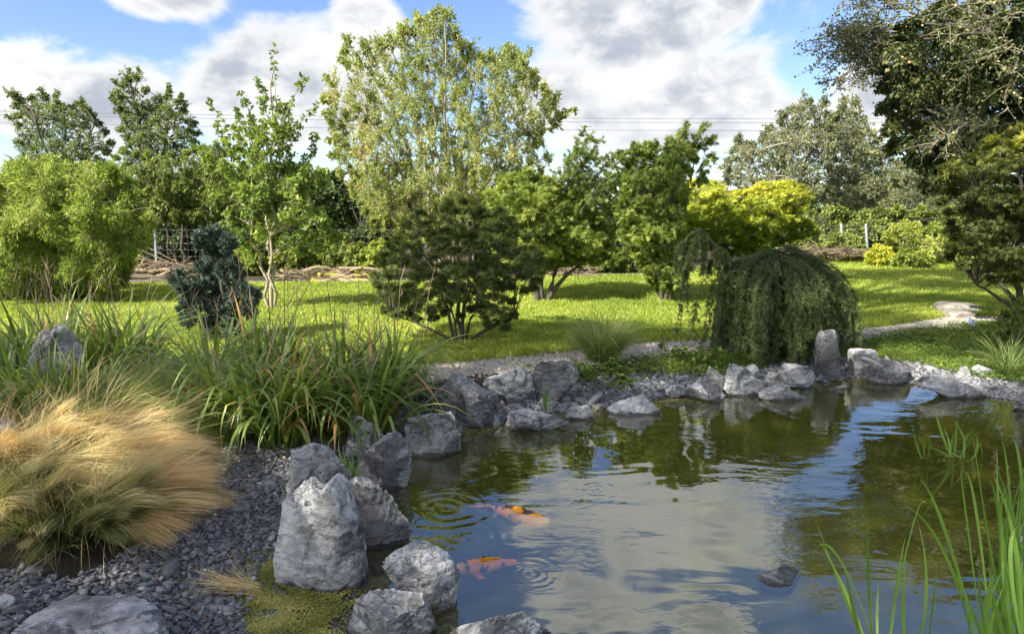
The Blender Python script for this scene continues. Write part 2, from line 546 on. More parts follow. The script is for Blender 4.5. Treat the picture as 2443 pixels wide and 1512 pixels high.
vor = t.node('ShaderNodeTexVoronoi', {'Vector': t.vmath('ADD', v, t.scale(t.noise(v, 6.0, 4, .6, out='Color'), (.6, .6, .6))), 'Scale': 4.0})
vor.feature = 'DISTANCE_TO_EDGE'
crack = t.step(vor.outputs['Distance'], .0, .030, 1.0, .0)
c = t.mix(t.math('MULTIPLY', crack, .30), c, (.05, .05, .05))
zz = t.node('ShaderNodeSeparateXYZ', {0: gpos.outputs['Position']}).outputs[2]
wet = t.step(t.math('ADD', zz, t.math('MULTIPLY', t.math('SUBTRACT', mid, .5), .06)), .012, .03, 1.0, .0)
c = t.mix(t.math('MULTIPLY', wet, .78), c, (.018, .019, .017))
hgt = t.math('SUBTRACT', t.math('ADD', t.math('MULTIPLY', mid, 1.0), t.math('MULTIPLY', fin, .16)), t.math('MULTIPLY', crack, .22))
bp = t.node('ShaderNodeBump', {'Height': hgt, 'Strength': 1.0, 'Distance': .034})
p = t.node('ShaderNodeBsdfPrincipled', {'Base Color': c, 'Roughness': t.math('SUBTRACT', .82, t.math('MULTIPLY', wet, .5)), 'Specular IOR Level': .3, 'Normal': bp.outputs[0]})
t.put(out.inputs[0], p.outputs[0])
M['slate_rock'] = m

m, t, out = new_mat('sandstone')
tc = t.node('ShaderNodeTexCoord').outputs['Object']
n = t.noise(tc, 9.0, 6, .6)
c = t.ramp(n, [(.3, (.09, .08, .065)), (.5, (.20, .175, .145)), (.7, (.36, .33, .29))])
bp = t.node('ShaderNodeBump', {'Height': n, 'Strength': .6, 'Distance': .04})
p = t.node('ShaderNodeBsdfPrincipled', {'Base Color': c, 'Roughness': .9, 'Normal': bp.outputs[0]})
t.put(out.inputs[0], p.outputs[0]); M['sandstone'] = m

m, t, out = new_mat('slate_chip')
c = t.ramp(t.attr('tint'), [(0, (.055, .055, .054)), (.50, (.165, .163, .158)), (.86, (.31, .305, .292)), (.96, (.40, .40, .39)), (1, (.70, .69, .66))])
tc = t.node('ShaderNodeTexCoord').outputs['Object']
c = t.mix(t.step(t.noise(tc, 60.0, 3), .4, .7, 0, .4), c, (.30, .30, .31))
p = t.node('ShaderNodeBsdfPrincipled', {'Base Color': c, 'Roughness': .7, 'Specular IOR Level': .35})
t.put(out.inputs[0], p.outputs[0]); M['slate_chip'] = m

m, t, out = new_mat('path_pebble')
c = t.ramp(t.attr('tint'), [(0, (.16, .14, .10)), (.5, (.40, .36, .28)), (1, (.68, .63, .54))])
p = t.node('ShaderNodeBsdfPrincipled', {'Base Color': c, 'Roughness': .85})
t.put(out.inputs[0], p.outputs[0]); M['path_pebble'] = m

m, t, out = new_mat('path_gravel')
pos = t.node('ShaderNodeNewGeometry').outputs['Position']
vo = t.node('ShaderNodeTexVoronoi', {'Vector': pos, 'Scale': 55.0})
n = t.noise(pos, 2.2, 4)
c = t.mix(t.node('ShaderNodeSeparateColor', {0: vo.outputs['Color']}).outputs[0], (.24, .21, .16), (.60, .54, .44))
c = t.mix(t.step(n, .50, .66, 0, .5), c, (.26, .24, .17))
bp = t.node('ShaderNodeBump', {'Height': vo.outputs['Distance'], 'Strength': .8, 'Distance': .02})
bp.invert = True
p = t.node('ShaderNodeBsdfPrincipled', {'Base Color': c, 'Roughness': .9, 'Normal': bp.outputs[0]})
t.put(out.inputs[0], p.outputs[0]); M['path_gravel'] = m

# the ground: turf, slate beach and dark soil from a mask stored on the mesh
m, t, out = new_mat('ground')
pos = t.node('ShaderNodeNewGeometry').outputs['Position']
zone = t.attr('tint')     # 0 soil, .5 slate grit, 1 turf
n = t.noise(pos, 40.0, 5, .65); nb = t.noise(pos, 1.6, 4)
soil = t.mix(n, (.025, .02, .013), (.075, .06, .04))
grit = t.mix(n, (.04, .042, .05), (.15, .155, .165))
turf = t.mix(nb, (.12, .175, .02), (.20, .26, .03))
turf = t.mix(t.step(n, .45, .7, 0, .5), turf, (.07, .10, .02))
c = t.mix(t.step(zone, .1, .4), soil, grit)
c = t.mix(t.step(zone, .6, .9), c, turf)
pz = t.node('ShaderNodeSeparateXYZ', {0: pos}).outputs[2]
c = t.mix(t.step(pz, -.02, -.10), c, t.mix(nb, (.060, .075, .013), (.095, .108, .022)))
bp = t.node('ShaderNodeBump', {'Height': n, 'Strength': .7, 'Distance': .03})
p = t.node('ShaderNodeBsdfPrincipled', {'Base Color': c, 'Roughness': .95, 'Specular IOR Level': .2, 'Normal': bp.outputs[0]})
t.put(out.inputs[0], p.outputs[0]); M['ground'] = m

# pond water: murky olive body under a rippled mirror surface
m, t, out = new_mat('pond_water')
pos = t.node('ShaderNodeNewGeometry').outputs['Position']
swell = t.noise(t.scale(pos, (.75, 1.5, 1.0)), 1.5, 2, .45, .5)
fine = t.noise(t.scale(pos, (1.0, 2.0, 1.0)), 8.0, 2, .5, .4)
calm = t.step(t.noise(pos, .8, 2), .40, .62)
h = t.math('ADD', t.math('MULTIPLY', swell, .0105), t.math('MULTIPLY', t.math('MULTIPLY', fine, calm), .0018))
for (cx, cy), rmax, amp, k in [(at_z(1062, 1216)[:2], .42, .00034, 62.0), (at_z(1268, 1366)[:2], .19, .00015, 150.0), (at_z(1425, 1168)[:2], .22, .00012, 120.0), (at_z(1120, 1285)[:2], .32, .00028, 75.0)]:
    d = t.vmath('DISTANCE', pos, (float(cx), float(cy), 0.0))
    d = t.math('ADD', d, t.math('MULTIPLY', t.math('SUBTRACT', swell, .5), .30))
    ring = t.math('SINE', t.math('MULTIPLY', d, k))
    env = t.math('MULTIPLY', t.step(d, rmax * .35, rmax, 1.0, 0.0), amp)
    h = t.math('ADD', h, t.math('MULTIPLY', ring, env))
bp = t.node('ShaderNodeBump', {'Height': h, 'Strength': 1.0, 'Distance': 1.0})
fr = t.node('ShaderNodeFresnel', {'IOR': 2.8, 'Normal': bp.outputs[0]})
mirror = t.node('ShaderNodeBsdfGlossy', {'Color': (1, 1, 1), 'Roughness': .012, 'Normal': bp.outputs[0]})
murk = t.node('ShaderNodeBsdfDiffuse', {'Color': t.mix(t.noise(pos, 1.0, 3), (.052, .066, .012), (.078, .092, .017))})
clear = t.node('ShaderNodeBsdfTransparent', {'Color': (.95, .88, .58)})
body = t.node('ShaderNodeMixShader', {0: .80, 1: murk.outputs[0], 2: clear.outputs[0]})
above = t.math('SUBTRACT', 1.0, t.node('ShaderNodeNewGeometry').outputs['Backfacing'])   # light leaves the water freely from below
s = t.node('ShaderNodeMixShader', {0: t.math('MULTIPLY', fr.outputs[0], above), 1: body.outputs[0], 2: mirror.outputs[0]})
t.put(out.inputs[0], s.outputs[0]); M['pond_water'] = m


def plain(name, col, rough=.6, metal=0.0, var=None):
    m, t, out = new_mat(name)
    tc = t.node('ShaderNodeTexCoord').outputs['Object']
    c = t.mix(t.noise(tc, 25.0, 4), col, var or tuple(x * .75 for x in col))
    p = t.node('ShaderNodeBsdfPrincipled', {'Base Color': c, 'Roughness': rough, 'Metallic': metal})
    t.put(out.inputs[0], p.outputs[0])
    return m


M['post_steel'] = plain('post_steel', (.42, .45, .48), .5, .3)
M['wire'] = plain('wire', (.28, .28, .27), .5, .3)
M['cable'] = plain('cable', (.10, .11, .12), .6)
M['sign_face'] = plain('sign_face', (.80, .80, .78), .4, 0, (.72, .73, .72))
M['sign_ink'] = plain('sign_ink', (.35, .36, .38), .5)
m, t, out = new_mat('koi_skin')
tc = t.node('ShaderNodeTexCoord').outputs['Object']
n = t.noise(t.vmath('ADD', tc, (4.2, 1.1, 0)), 16.0, 2, .5)
c = t.ramp(t.attr('tint'), [(0, (.82, .26, .012)), (.6, (.90, .38, .02)), (1, (.92, .56, .25))])
c = t.mix(t.step(n, .54, .60), c, (.05, .035, .02))
p = t.node('ShaderNodeBsdfPrincipled', {'Base Color': c, 'Roughness': .35})
t.put(out.inputs[0], p.outputs[0]); M['koi_skin'] = m

# ------------------------------------------------------------------ ground, water, path


def axis(parts):
    return np.unique(np.concatenate([np.arange(a, b, s) for a, b, s in parts]))


gx = axis([(-400, -60, 40), (-60, -14, 4), (-14, -3.2, .4), (-3.2, 7.2, .07), (7.2, 16, .4), (16, 60, 4), (60, 441, 40)])
gy = axis([(-200, -20, 20), (-20, 1, 1.5), (1, 9, .07), (9, 20, .4), (20, 60, 4), (60, 541, 40)])
X, Y = np.meshgrid(gx, gy)
SD = pond_sd(X, Y)
Z = land(X, Y, SD)
flat = np.stack([X.ravel(), Y.ravel()], -1)
beach = inside(flat, BEACH).reshape(X.shape)
pth = path_y(X)
zone = np.where(Y > pth - .1, 1.0, 0.0)
zone = np.where((SD < .62) & (SD > -.3), .5, zone)
zone = np.where(beach, .5, zone)
zone = np.where((X > 1.5) & (Y < pth) & (SD > .62), .9, zone)
zone = np.where(Y < 1.8, .5, zone)
zone = np.where((Y > lawn_far(X) + .1) & (Y < 26), 0.0, zone)
idx = np.arange(X.size).reshape(X.shape)
quads = np.stack([idx[:-1, :-1], idx[:-1, 1:], idx[1:, 1:], idx[1:, :-1]], -1).reshape(-1, 4)
g = Geo(); g.add(np.stack([X, Y, Z], -1), quads, zone.ravel())
tag(g.obj('ground', M['ground'], smooth=True), kind='structure')

wx = np.arange(-1.8, 6.8, .1); wy = np.arange(1.5, 8.6, .1)
X, Y = np.meshgrid(wx, wy)
SDw = pond_sd(X, Y)
idx = np.arange(X.size).reshape(X.shape)
quads = np.stack([idx[:-1, :-1], idx[:-1, 1:], idx[1:, 1:], idx[1:, :-1]], -1).reshape(-1, 4)
quads = quads[SDw.ravel()[quads].min(1) < .18]
g = Geo(); g.add(np.stack([X, Y, np.zeros_like(X)], -1), quads)
tag(g.obj('pond_water', M['pond_water'], smooth=True), kind='structure')

# gravel path
seg = np.linspace(0, len(PATH) - 1, 260)
pc = np.stack([np.interp(seg, np.arange(len(PATH)), PATH[:, i]) for i in (0, 1)], -1)
pt = unit(np.gradient(pc, axis=0)); pn = np.stack([-pt[:, 1], pt[:, 0]], -1)
r = np.random.default_rng(5)
cross = np.linspace(-1, 1, 7)
wl = .28 + .06 * np.sin(seg * 2.3) + .03 * r.normal(size=len(seg)); wr = .28 + .05 * np.sin(seg * 1.7 + 1) + .03 * r.normal(size=len(seg))
wid = np.where(cross[None] < 0, wl[:, None], wr[:, None])
fade_ = 1 - .42 * smooth(pc[:, 0], 2.2, 3.2)
wl = wl * fade_; wr = wr * fade_
pp = pc[:, None] + pn[:, None] * (cross[None] * wid)[..., None]
pz = land(pp[..., 0], pp[..., 1]) + .012 - .010 * np.abs(cross)[None] ** 4
idx = np.arange(pz.size).reshape(pz.shape)
quads = np.stack([idx[:-1, :-1], idx[1:, :-1], idx[1:, 1:], idx[:-1, 1:]], -1).reshape(-1, 4)
g = Geo(); g.add(np.concatenate([pp, pz[..., None]], -1), quads)
tag(g.obj('gravel_path', M['path_gravel'], smooth=True), kind='structure')

# ------------------------------------------------------------------ boulders
_bm = bmesh.new(); bmesh.ops.create_icosphere(_bm, subdivisions=5, radius=1.0)
_bm.verts.ensure_lookup_table()
ICO_V = np.array([v.co[:] for v in _bm.verts]); ICO_F = np.array([[v.index for v in f.verts] for f in _bm.faces]); _bm.free()
_bm = bmesh.new(); bmesh.ops.create_icosphere(_bm, subdivisions=6, radius=1.0)
ICO6_V = np.array([v.co[:] for v in _bm.verts]); ICO6_F = np.array([[v.index for v in f.verts] for f in _bm.faces]); _bm.free()
_bm = bmesh.new(); bmesh.ops.create_icosphere(_bm, subdivisions=1, radius=1.0)
CHIP_V = np.array([v.co[:] for v in _bm.verts]); CHIP_F = np.array([[v.index for v in f.verts] for f in _bm.faces]); _bm.free()


def rock(outline, label, zb=0.0, depth=.8, seed=1, fine=False, name='boulder', mat='slate_rock', cuts=16, rough=1.0, group='slate boulders round the pond', boxy=.62, tone=None):
    """a boulder given by its seen outline: its own distance, size, thickness, facets and strata"""
    O = np.array(outline, float)
    bot = O[:, 1].max()
    cxp = (O[:, 0].min() + O[:, 0].max()) / 2
    d0 = at_z(cxp, bot, zb)[1]
    wpx = np.ptp(O[:, 0])
    half_d = depth * .5 * wpx * d0 / FPX
    d = d0 + half_d * .75
    top = O[:, 1].min()
    W = at_depth(O[:, 0], O[:, 1], d)[:, [0, 2]]
    W0 = W.copy()
    hz = W[:, 1].max() - W[:, 1].min()
    low = W[:, 1] < W[:, 1].min() + .25 * hz
    W[low, 1] -= .22 * hz + .04
    cen = np.array([(W[:, 0].min() + W[:, 0].max()) / 2, W[:, 1].min() * .52 + W[:, 1].max() * .48])
    q = W - cen
    # radius as a function of angle, from the polygon
    ang = np.linspace(-math.pi, math.pi, 181)
    ray_d = np.stack([np.cos(ang), np.sin(ang)], -1)
    A = q; B = np.roll(q, -1, 0)
    rad = np.zeros(len(ang))
    for a, b in zip(A, B):
        e = b - a
        den = ray_d[:, 0] * e[1] - ray_d[:, 1] * e[0]
        den = np.where(np.abs(den) < 1e-9, 1e-9, den)
        tt = (a[0] * e[1] - a[1] * e[0]) / den
        ss = (a[0] * ray_d[:, 1] - a[1] * ray_d[:, 0]) / den
        ok = (ss >= -1e-6) & (ss <= 1 + 1e-6) & (tt > 0)
        rad = np.where(ok, np.maximum(rad, tt), rad)
    bad = rad <= 0
    if bad.any(): rad[bad] = np.interp(ang[bad], ang[~bad], rad[~bad])
    r = np.random.default_rng(seed)
    V, F = (ICO6_V, ICO6_F) if fine else (ICO_V, ICO_F)
    th = np.arctan2(V[:, 2], V[:, 0]); rho = np.hypot(V[:, 0], V[:, 2])
    sc = np.interp(th, ang, rad)
    rr = rho ** boxy
    P = np.stack([rr * sc * np.cos(th), np.sign(V[:, 1]) * np.abs(V[:, 1]) ** .8 * half_d, rr * sc * np.sin(th)], -1)
    S = np.array([np.abs(P[:, i]).max() for i in range(3)])
    Q = P / S
    for _ in range(cuts):
        n = unit(r.normal(size=3) * (.9, 1.4, .9))
        h = (Q @ n).max() * r.uniform(.50, .86)
        ex = np.maximum(0, Q @ n - h)
        Q = Q - n * (ex * .96)[:, None]
    sv = unit(np.array([r.normal() * .5, r.normal() * .5, 1.0]))
    lay = Q @ sv
    w1 = waves(Q, seed + 100, 3.2)
    w2 = waves(Q + .25 * w1[:, None], seed + 200, 8.0)
    w3 = waves(Q * (1, 1, 2.0) + .12 * w2[:, None], seed + 300, 20.0, 14)
    w4 = waves(Q, seed + 400, 45.0, 16)
    saw = (lay * 5.0 + .6 * w1) % 1.0
    nd = unit(Q)
    amp = rough * (.014 * w1 - .036 * np.abs(w2) - .026 * np.abs(w3) + .008 * w4 + .035 * (saw - .5) * (saw < .9))
    Q = Q + nd * amp[:, None]
    P = Q * S
    C = np.array([cen[0], d, cen[1]])
    lo, hi = O[:, 0].min(), O[:, 0].max()
    P = P + C
    for _ in range(6):
        vis = P[:, 2] > zb
        if vis.sum() < 20: break
        pr = project(P[vis])
        a, b, tp, bt = pr[:, 0].min(), pr[:, 0].max(), pr[:, 1].min(), pr[:, 1].max()
        kx = (hi - lo) / max(b - a, 1e-6)
        C[0] = (P[:, 0].min() + P[:, 0].max()) / 2
        P[:, 0] = C[0] + (P[:, 0] - C[0]) * kx
        pr = project(P[vis])
        P[:, 0] += ((lo + hi) / 2 - (pr[:, 0].min() + pr[:, 0].max()) / 2) * d / FPX
        # slide so that the front foot meets the ground where it is seen
        near = at_z(cxp, bt, zb)[1]
        P[:, 1] += np.clip(d0 - near, -.3, .3) * .8
        pr = project(P[vis]); tp = pr[:, 1].min()
        topz = P[:, 2].max()
        want = topz + (tp - top) * d / FPX
        k = (want - zb) / max(topz - zb, 1e-3)
        P[:, 2] = np.where(P[:, 2] > zb, zb + (P[:, 2] - zb) * np.clip(k, .3, 3), P[:, 2])
    g = Geo(); g.add(P, F, tone if tone is not None else .35 + .4 * r.uniform())
    o = g.obj(name, M[mat], loc=(P[:, 0].mean(), P[:, 1].mean(), zb), smooth=True)
    try:
        o.data.set_sharp_from_angle(angle=math.radians(26))
    except Exception:
        pass
    return tag(o, label, 'boulder' if name == 'boulder' else 'stone', group)


def flat_rock(outline, label, zt=.1, thick=.2, seed=1, name='boulder', mat='slate_rock', rough=1.0, group='slate boulders round the pond', cat='boulder', fine=True):
    """a low slab given by the plan outline of its top face at height zt"""
    O = np.array(outline, float)
    W = at_z(O[:, 0], O[:, 1], zt)[:, :2]
    cen = (W.min(0) + W.max(0)) / 2; q = W - cen
    ang = np.linspace(-math.pi, math.pi, 181); ray_d = np.stack([np.cos(ang), np.sin(ang)], -1)
    rad = np.zeros(181)
    for a, b in zip(q, np.roll(q, -1, 0)):
        e = b - a; den = ray_d[:, 0] * e[1] - ray_d[:, 1] * e[0]; den = np.where(np.abs(den) < 1e-9, 1e-9, den)
        tt = (a[0] * e[1] - a[1] * e[0]) / den; ss = (a[0] * ray_d[:, 1] - a[1] * ray_d[:, 0]) / den
        rad = np.where((ss >= -1e-6) & (ss <= 1 + 1e-6) & (tt > 0), np.maximum(rad, tt), rad)
    r = np.random.default_rng(seed)
    V, F = (ICO6_V, ICO6_F) if fine else (ICO_V, ICO_F)
    th = np.arctan2(V[:, 1], V[:, 0]); rho = np.hypot(V[:, 0], V[:, 1])
    sc = np.interp(th, ang, rad) * rho ** .55
    P = np.stack([sc * np.cos(th), sc * np.sin(th), np.sign(V[:, 2]) * np.abs(V[:, 2]) ** .45 * thick / 2], -1)
    S = np.array([np.abs(P[:, i]).max() for i in range(3)]); m = S[:2].max()
    Q = P / m
    for _ in range(5):
        n = unit(r.normal(size=3) * (1, 1, .25) + (0, 0, .5)); h = (Q @ n).max() * r.uniform(.82, .95)
        Q = Q - n * (np.maximum(0, Q @ n - h) * .95)[:, None]
    w1 = waves(Q, seed + 1, 3.0); w2 = waves(Q * (1, 1, 3), seed + 2, 9.0); w3 = waves(Q * (1, 1, 3), seed + 3, 24.0, 14)
    Q[:, 2] += rough * (.03 * w1 - .022 * np.abs(w2) - .012 * np.abs(w3))
    Q[:, :2] *= (1 + rough * (.02 * w2 - .03 * np.abs(w3)))[:, None]
    P = Q * m
    P[:, 2] += zt - np.percentile(P[:, 2], 97)
    P[:, :2] += cen
    g = Geo(); g.add(P, F, .5)
    o = g.obj(name, M[mat], loc=(cen[0], cen[1], zt - thick), smooth=True)
    o.data.set_sharp_from_angle(angle=math.radians(26))
    return tag(o, label, cat, group)


def tf(sx, ox, oy):
    return lambda pts: [(ox + x * sx, oy + y * sx) for x, y in pts]


A5 = tf(.3885, 596.4, 924.5)      # reading frames of the photograph's enlargements
A8 = tf(.4150, 0, 894.6)
A6 = tf(.3550, 954.3, 566.6)
A7 = tf(.3652, 1550.7, 566.6)
A42 = tf(.4629, 1312, 894.6)
A55 = tf(.3550, 357.8, 506.9)
T1 = tf(.3944, 0, 0)
T2 = tf(.3944, 715.7, 0)
T3 = tf(.5127, 1431.4, 0)
T4 = tf(.3174, 1192.8, 268.4)

rock(A5([(215, 650), (235, 480), (260, 395), (330, 360), (420, 337), (490, 355), (540, 420), (600, 500), (632, 560), (620, 680), (560, 790), (230, 790)]), 'steep pointed grey boulder standing right behind the tall pale upright boulder', .02, .8, 21, True, tone=0.3)
rock(A5([(140, 1050), (165, 860), (195, 680), (250, 650), (300, 570), (350, 535), (400, 580), (440, 610), (480, 560), (520, 522), (565, 545), (600, 620), (640, 740), (690, 900), (730, 1130), (715, 1200), (600, 1245), (400, 1255), (270, 1230), (180, 1140)]), 'tall upright pale boulder with two blunt tips at the duckweed edge', 0, .75, 7, True, cuts=3, rough=.75, tone=0.72)
rock(A5([(598, 600), (650, 560), (720, 540), (790, 548), (850, 590), (900, 660), (955, 760), (990, 860), (960, 920), (880, 960), (770, 988), (700, 960), (660, 820), (640, 740)]), 'rounded dark boulder touching the right side of the tall upright one', 0, .8, 12, True, tone=0.18)
rock(A5([(580, 330), (600, 220), (650, 180), (740, 160), (790, 185), (820, 250), (815, 330), (760, 400), (680, 420), (600, 410)]), 'small light grey boulder below the daylilies, backmost of its cluster', .03, .8, 31, tone=0.62)
rock(A5([(645, 400), (680, 320), (740, 280), (860, 262), (920, 300), (960, 380), (995, 430), (993, 560), (880, 628), (800, 600), (700, 560), (650, 480)]), 'blocky two-tone boulder beside the little reed tuft at the water', 0, .8, 44, True, tone=0.4)
rock(A5([(945, 300), (1000, 210), (1040, 145), (1100, 148), (1150, 190), (1220, 230), (1290, 270), (1298, 340), (1220, 390), (1080, 410), (1000, 425), (960, 360)]), 'wedge-shaped grey boulder with a sloping right shoulder, leaning to the water', 0, .7, 55, True, tone=0.45)
rock(A5([(810, 1070), (870, 1020), (960, 940), (1040, 938), (1110, 990), (1170, 1060), (1200, 1120), (1240, 1180), (1290, 1290), (1250, 1350), (1150, 1390), (1050, 1330), (900, 1220), (840, 1150)]), 'long lumpy speckled boulder lying diagonally in the near water', 0, .6, 66, True, cuts=10, tone=0.6)
rock(A5([(595, 1480), (640, 1380), (720, 1330), (800, 1260), (900, 1228), (980, 1240), (1060, 1320), (1110, 1420), (1145, 1520), (1150, 1620), (600, 1620)]), 'broad veined boulder at the bottom edge in front of the lumpy diagonal one', 0, .7, 77, True, cuts=10, tone=0.6)
rock(A5([(1220, 1540), (1290, 1470), (1370, 1400), (1460, 1380), (1560, 1370), (1650, 1395), (1740, 1450), (1850, 1540), (1840, 1640), (1240, 1640)]), 'half-seen light boulder alone in the blue water at the bottom edge', 0, .7, 88, True, cuts=10, tone=0.7)
flat_rock(A8([(-120, 1470), (-30, 1420), (60, 1300), (200, 1215), (400, 1200), (600, 1197), (800, 1195), (915, 1250), (960, 1350), (990, 1450), (1040, 1600), (900, 1720), (-60, 1720)]), 'big flat-topped slab of slate in the bottom corner below the green grass', .20, .34, 99)
rock(A8([(-120, 1330), (-40, 1260), (60, 1255), (110, 1290), (60, 1400), (-40, 1470)]), 'dark low stone wedged between the corner slab and the frame edge', .05, .9, 101)
rock([(45, 880), (72, 818), (108, 790), (150, 774), (182, 790), (198, 830), (210, 890), (200, 985), (70, 985)], 'pale-veined boulder half hidden among the daylily leaves', .14, .6, 111, True, tone=0.45)
rock([(-30, 1010), (5, 985), (35, 990), (45, 1015), (30, 1040), (-30, 1040)], 'low grey stone at the frame edge above the straw grass', .15, .8, 113)
rock(A55([(1590, 1140), (1650, 1105), (1800, 1090), (1880, 1130), (1885, 1230), (1650, 1260)]), 'flat dark stone under the drooping daylily tips beside the path', .10, 1.0, 115, tone=0.15)
rock(A6([(180, 1030), (200, 940), (240, 910), (370, 897), (440, 920), (520, 980), (610, 1030), (650, 1110), (660, 1230), (590, 1250), (500, 1270), (400, 1290), (300, 1220), (200, 1130)]), 'largest dark shore boulder, two-tone, with its flat back toward the path', 0, .75, 123, True, tone=0.12)
rock(A6([(555, 930), (600, 890), (700, 860), (790, 890), (870, 920), (905, 970), (918, 1050), (860, 1090), (740, 1118), (680, 1040), (590, 1000)]), 'pale boulder with a dark notch between two darker boulders', .06, .7, 131, True, tone=0.6)
rock(A6([(860, 880), (900, 835), (960, 822), (1060, 840), (1150, 845), (1195, 890), (1205, 1000), (1150, 1050), (1020, 1070), (920, 1010), (880, 950)]), 'rough black-faced boulder with a pale top beside the ground cover', .08, .8, 147, True, tone=0.05)
rock(A6([(710, 1265), (740, 1200), (820, 1155), (950, 1145), (1060, 1165), (1130, 1205), (1140, 1240), (1060, 1255), (950, 1270), (800, 1298)]), 'long low light grey boulder lying flat at the waterline', 0, .6, 151, tone=0.6)
rock(A6([(1095, 1165), (1130, 1130), (1200, 1123), (1250, 1170), (1305, 1200), (1240, 1222), (1150, 1220)]), 'small pointed stone touching the long low boulder', 0, .7, 163)
rock(A6([(1390, 1130), (1440, 1090), (1520, 1060), (1680, 1055), (1730, 1100), (1745, 1140), (1680, 1165), (1560, 1190), (1420, 1165)]), 'flat oval boulder lying alone at the waterline in mid shore', 0, .7, 171)
rock(A6([(1780, 1020), (1830, 990), (1910, 985), (1925, 1025), (1860, 1060), (1790, 1055)]), 'small oval stone on the slate chips behind the waterline boulders', .03, .8, 181)
rock(A6([(915, 1095), (950, 1075), (1000, 1080), (1005, 1110), (960, 1118)]), 'tiny pale stone beside the young reed shoots on the slate chips', .04, .8, 183)
rock(A7([(218, 1020), (250, 960), (300, 928), (390, 955), (440, 1000), (490, 1040), (440, 1055), (340, 1070), (230, 1055)]), 'triangular light boulder at the waterline, left neighbour of the largest pale one', 0, .7, 191, tone=0.6)
rock(A7([(357, 880), (375, 838), (420, 840), (470, 880), (487, 930), (475, 1000), (420, 1000), (370, 950)]), 'dark leaning boulder squeezed behind the triangular light one', .03, .7, 197, tone=0.2)
rock(A7([(630, 850), (660, 825), (715, 860), (712, 895), (640, 885)]), 'small stone peeping over the largest pale shore boulder', .10, .8, 203)
rock(A7([(470, 1010), (490, 900), (510, 840), (570, 822), (650, 850), (690, 900), (750, 930), (755, 980), (720, 1020), (600, 1032), (490, 1035)]), 'largest pale boulder on the far shore with a broken right face', 0, .75, 211, True, tone=0.7)
rock(A7([(752, 900), (820, 875), (850, 900), (845, 935), (770, 940)]), 'small pale stone between two boulders below the weeping larch', .04, .8, 221)
rock(A7([(845, 890), (870, 830), (920, 818), (1000, 822), (1050, 870), (1080, 930), (1060, 960), (980, 975), (930, 965), (860, 940)]), 'grey boulder with white seams below the right edge of the larch', .02, .8, 227)
rock(A7([(705, 1035), (780, 995), (870, 960), (930, 948), (990, 970), (1010, 1020), (1010, 1065), (900, 1060), (780, 1055)]), 'low wedge of dark slate pointing left at the waterline', 0, .6, 233, tone=0.25)
rock(A7([(95, 1000), (130, 965), (200, 960), (232, 985), (220, 1025), (120, 1030)]), 'small low stone beside a mossy patch, left of the triangular boulder', .01, .8, 239)
rock(A7([(1070, 868), (1070, 720), (1082, 640), (1105, 606), (1150, 600), (1195, 599), (1212, 650), (1232, 760), (1250, 868)]), 'tall upright standing stone at the edge of the larch branches', .13, .6, 241, name='standing_stone', cuts=0, group='upright stones by the larch', boxy=.5, tone=-.12)
rock(A7([(1290, 740), (1300, 724), (1380, 721), (1478, 727), (1488, 755), (1470, 800), (1440, 870), (1400, 905), (1320, 890), (1298, 850)]), 'short flat-topped upright stone, pale below, like a stool', .03, .8, 251, name='standing_stone', cuts=0, boxy=.42, group='upright stones by the larch', tone=0.6)
rock(A7([(1112, 905), (1150, 880), (1230, 882), (1237, 930), (1130, 942)]), 'small dark flat stone at the foot of the tall standing stone', .0, .8, 257)
rock(A7([(1395, 930), (1440, 880), (1480, 805), (1560, 797), (1640, 800), (1700, 850), (1715, 900), (1700, 950), (1560, 962), (1430, 945)]), 'smooth dome-shaped dark boulder right of the stool-like stone', 0, .8, 263, rough=.7, cuts=9, tone=0.12)
rock(A7([(1745, 940), (1800, 905), (1890, 895), (1970, 930), (2060, 970), (2180, 1015), (2195, 1035), (2080, 1050), (1960, 1035), (1850, 1000), (1760, 960)]), 'long sloping boulder tapering right into the water', 0, .5, 271)
rock(A7([(2000, 905), (2030, 842), (2070, 838), (2105, 870), (2112, 912), (2020, 920)]), 'small pointed pale stone on the chips, left of a twin pair', .05, .8, 277)
rock(A7([(2103, 860), (2120, 828), (2170, 845), (2230, 875), (2262, 912), (2180, 922), (2120, 908)]), 'slanting wedge stone on the chips, right of a twin pair', .05, .7, 281)
rock(A7([(2370, 1110), (2400, 1060), (2443, 1030), (2500, 1020), (2560, 1060), (2560, 1120), (2443, 1130)]), 'dark boulder cut by the right frame edge at the water', 0, .8, 283)
rock(A7([(1160, 985), (1200, 965), (1260, 967), (1292, 978), (1240, 992)]), 'thin flat stone just breaking the water under the stool-like stone', 0, .8, 291)
rock(A7([(1110, 945), (1125, 930), (1160, 938), (1182, 948), (1150, 960)]), 'tiny flat stone at the waterline beside the yellow algae', 0, .8, 293)
flat_rock(A42([(1045, 1022), (1120, 1000), (1210, 963), (1300, 980), (1285, 1005), (1250, 1068), (1190, 1088), (1140, 1085)]), 'half-sunk stone with a dry pale top alone in open water', .014, .07, 301, name='sunken_stone', cat='stone', rough=.7)
flat_rock(A7([(1845, 425), (1860, 406), (2000, 412), (2120, 425), (2172, 438), (2165, 452), (2000, 446), (1870, 436)]), 'long weathered slab forming the upper step in the lawn', float(on_land(2280, 728)[0, 2]) + .09, .2, 307, 'step_slab', 'sandstone', .6, 'stone steps in the lawn', 'step')
flat_rock(A7([(1905, 470), (1930, 455), (2030, 458), (2110, 472), (2135, 488), (2060, 492), (1940, 484)]), 'shorter pale slab forming the lower step beside the path', float(on_land(2290, 742)[0, 2]) + .075, .18, 311, 'step_slab', 'sandstone', .6, 'stone steps in the lawn', 'step')

# ------------------------------------------------------------------ slate chips (stuff)
r = np.random.default_rng(21)


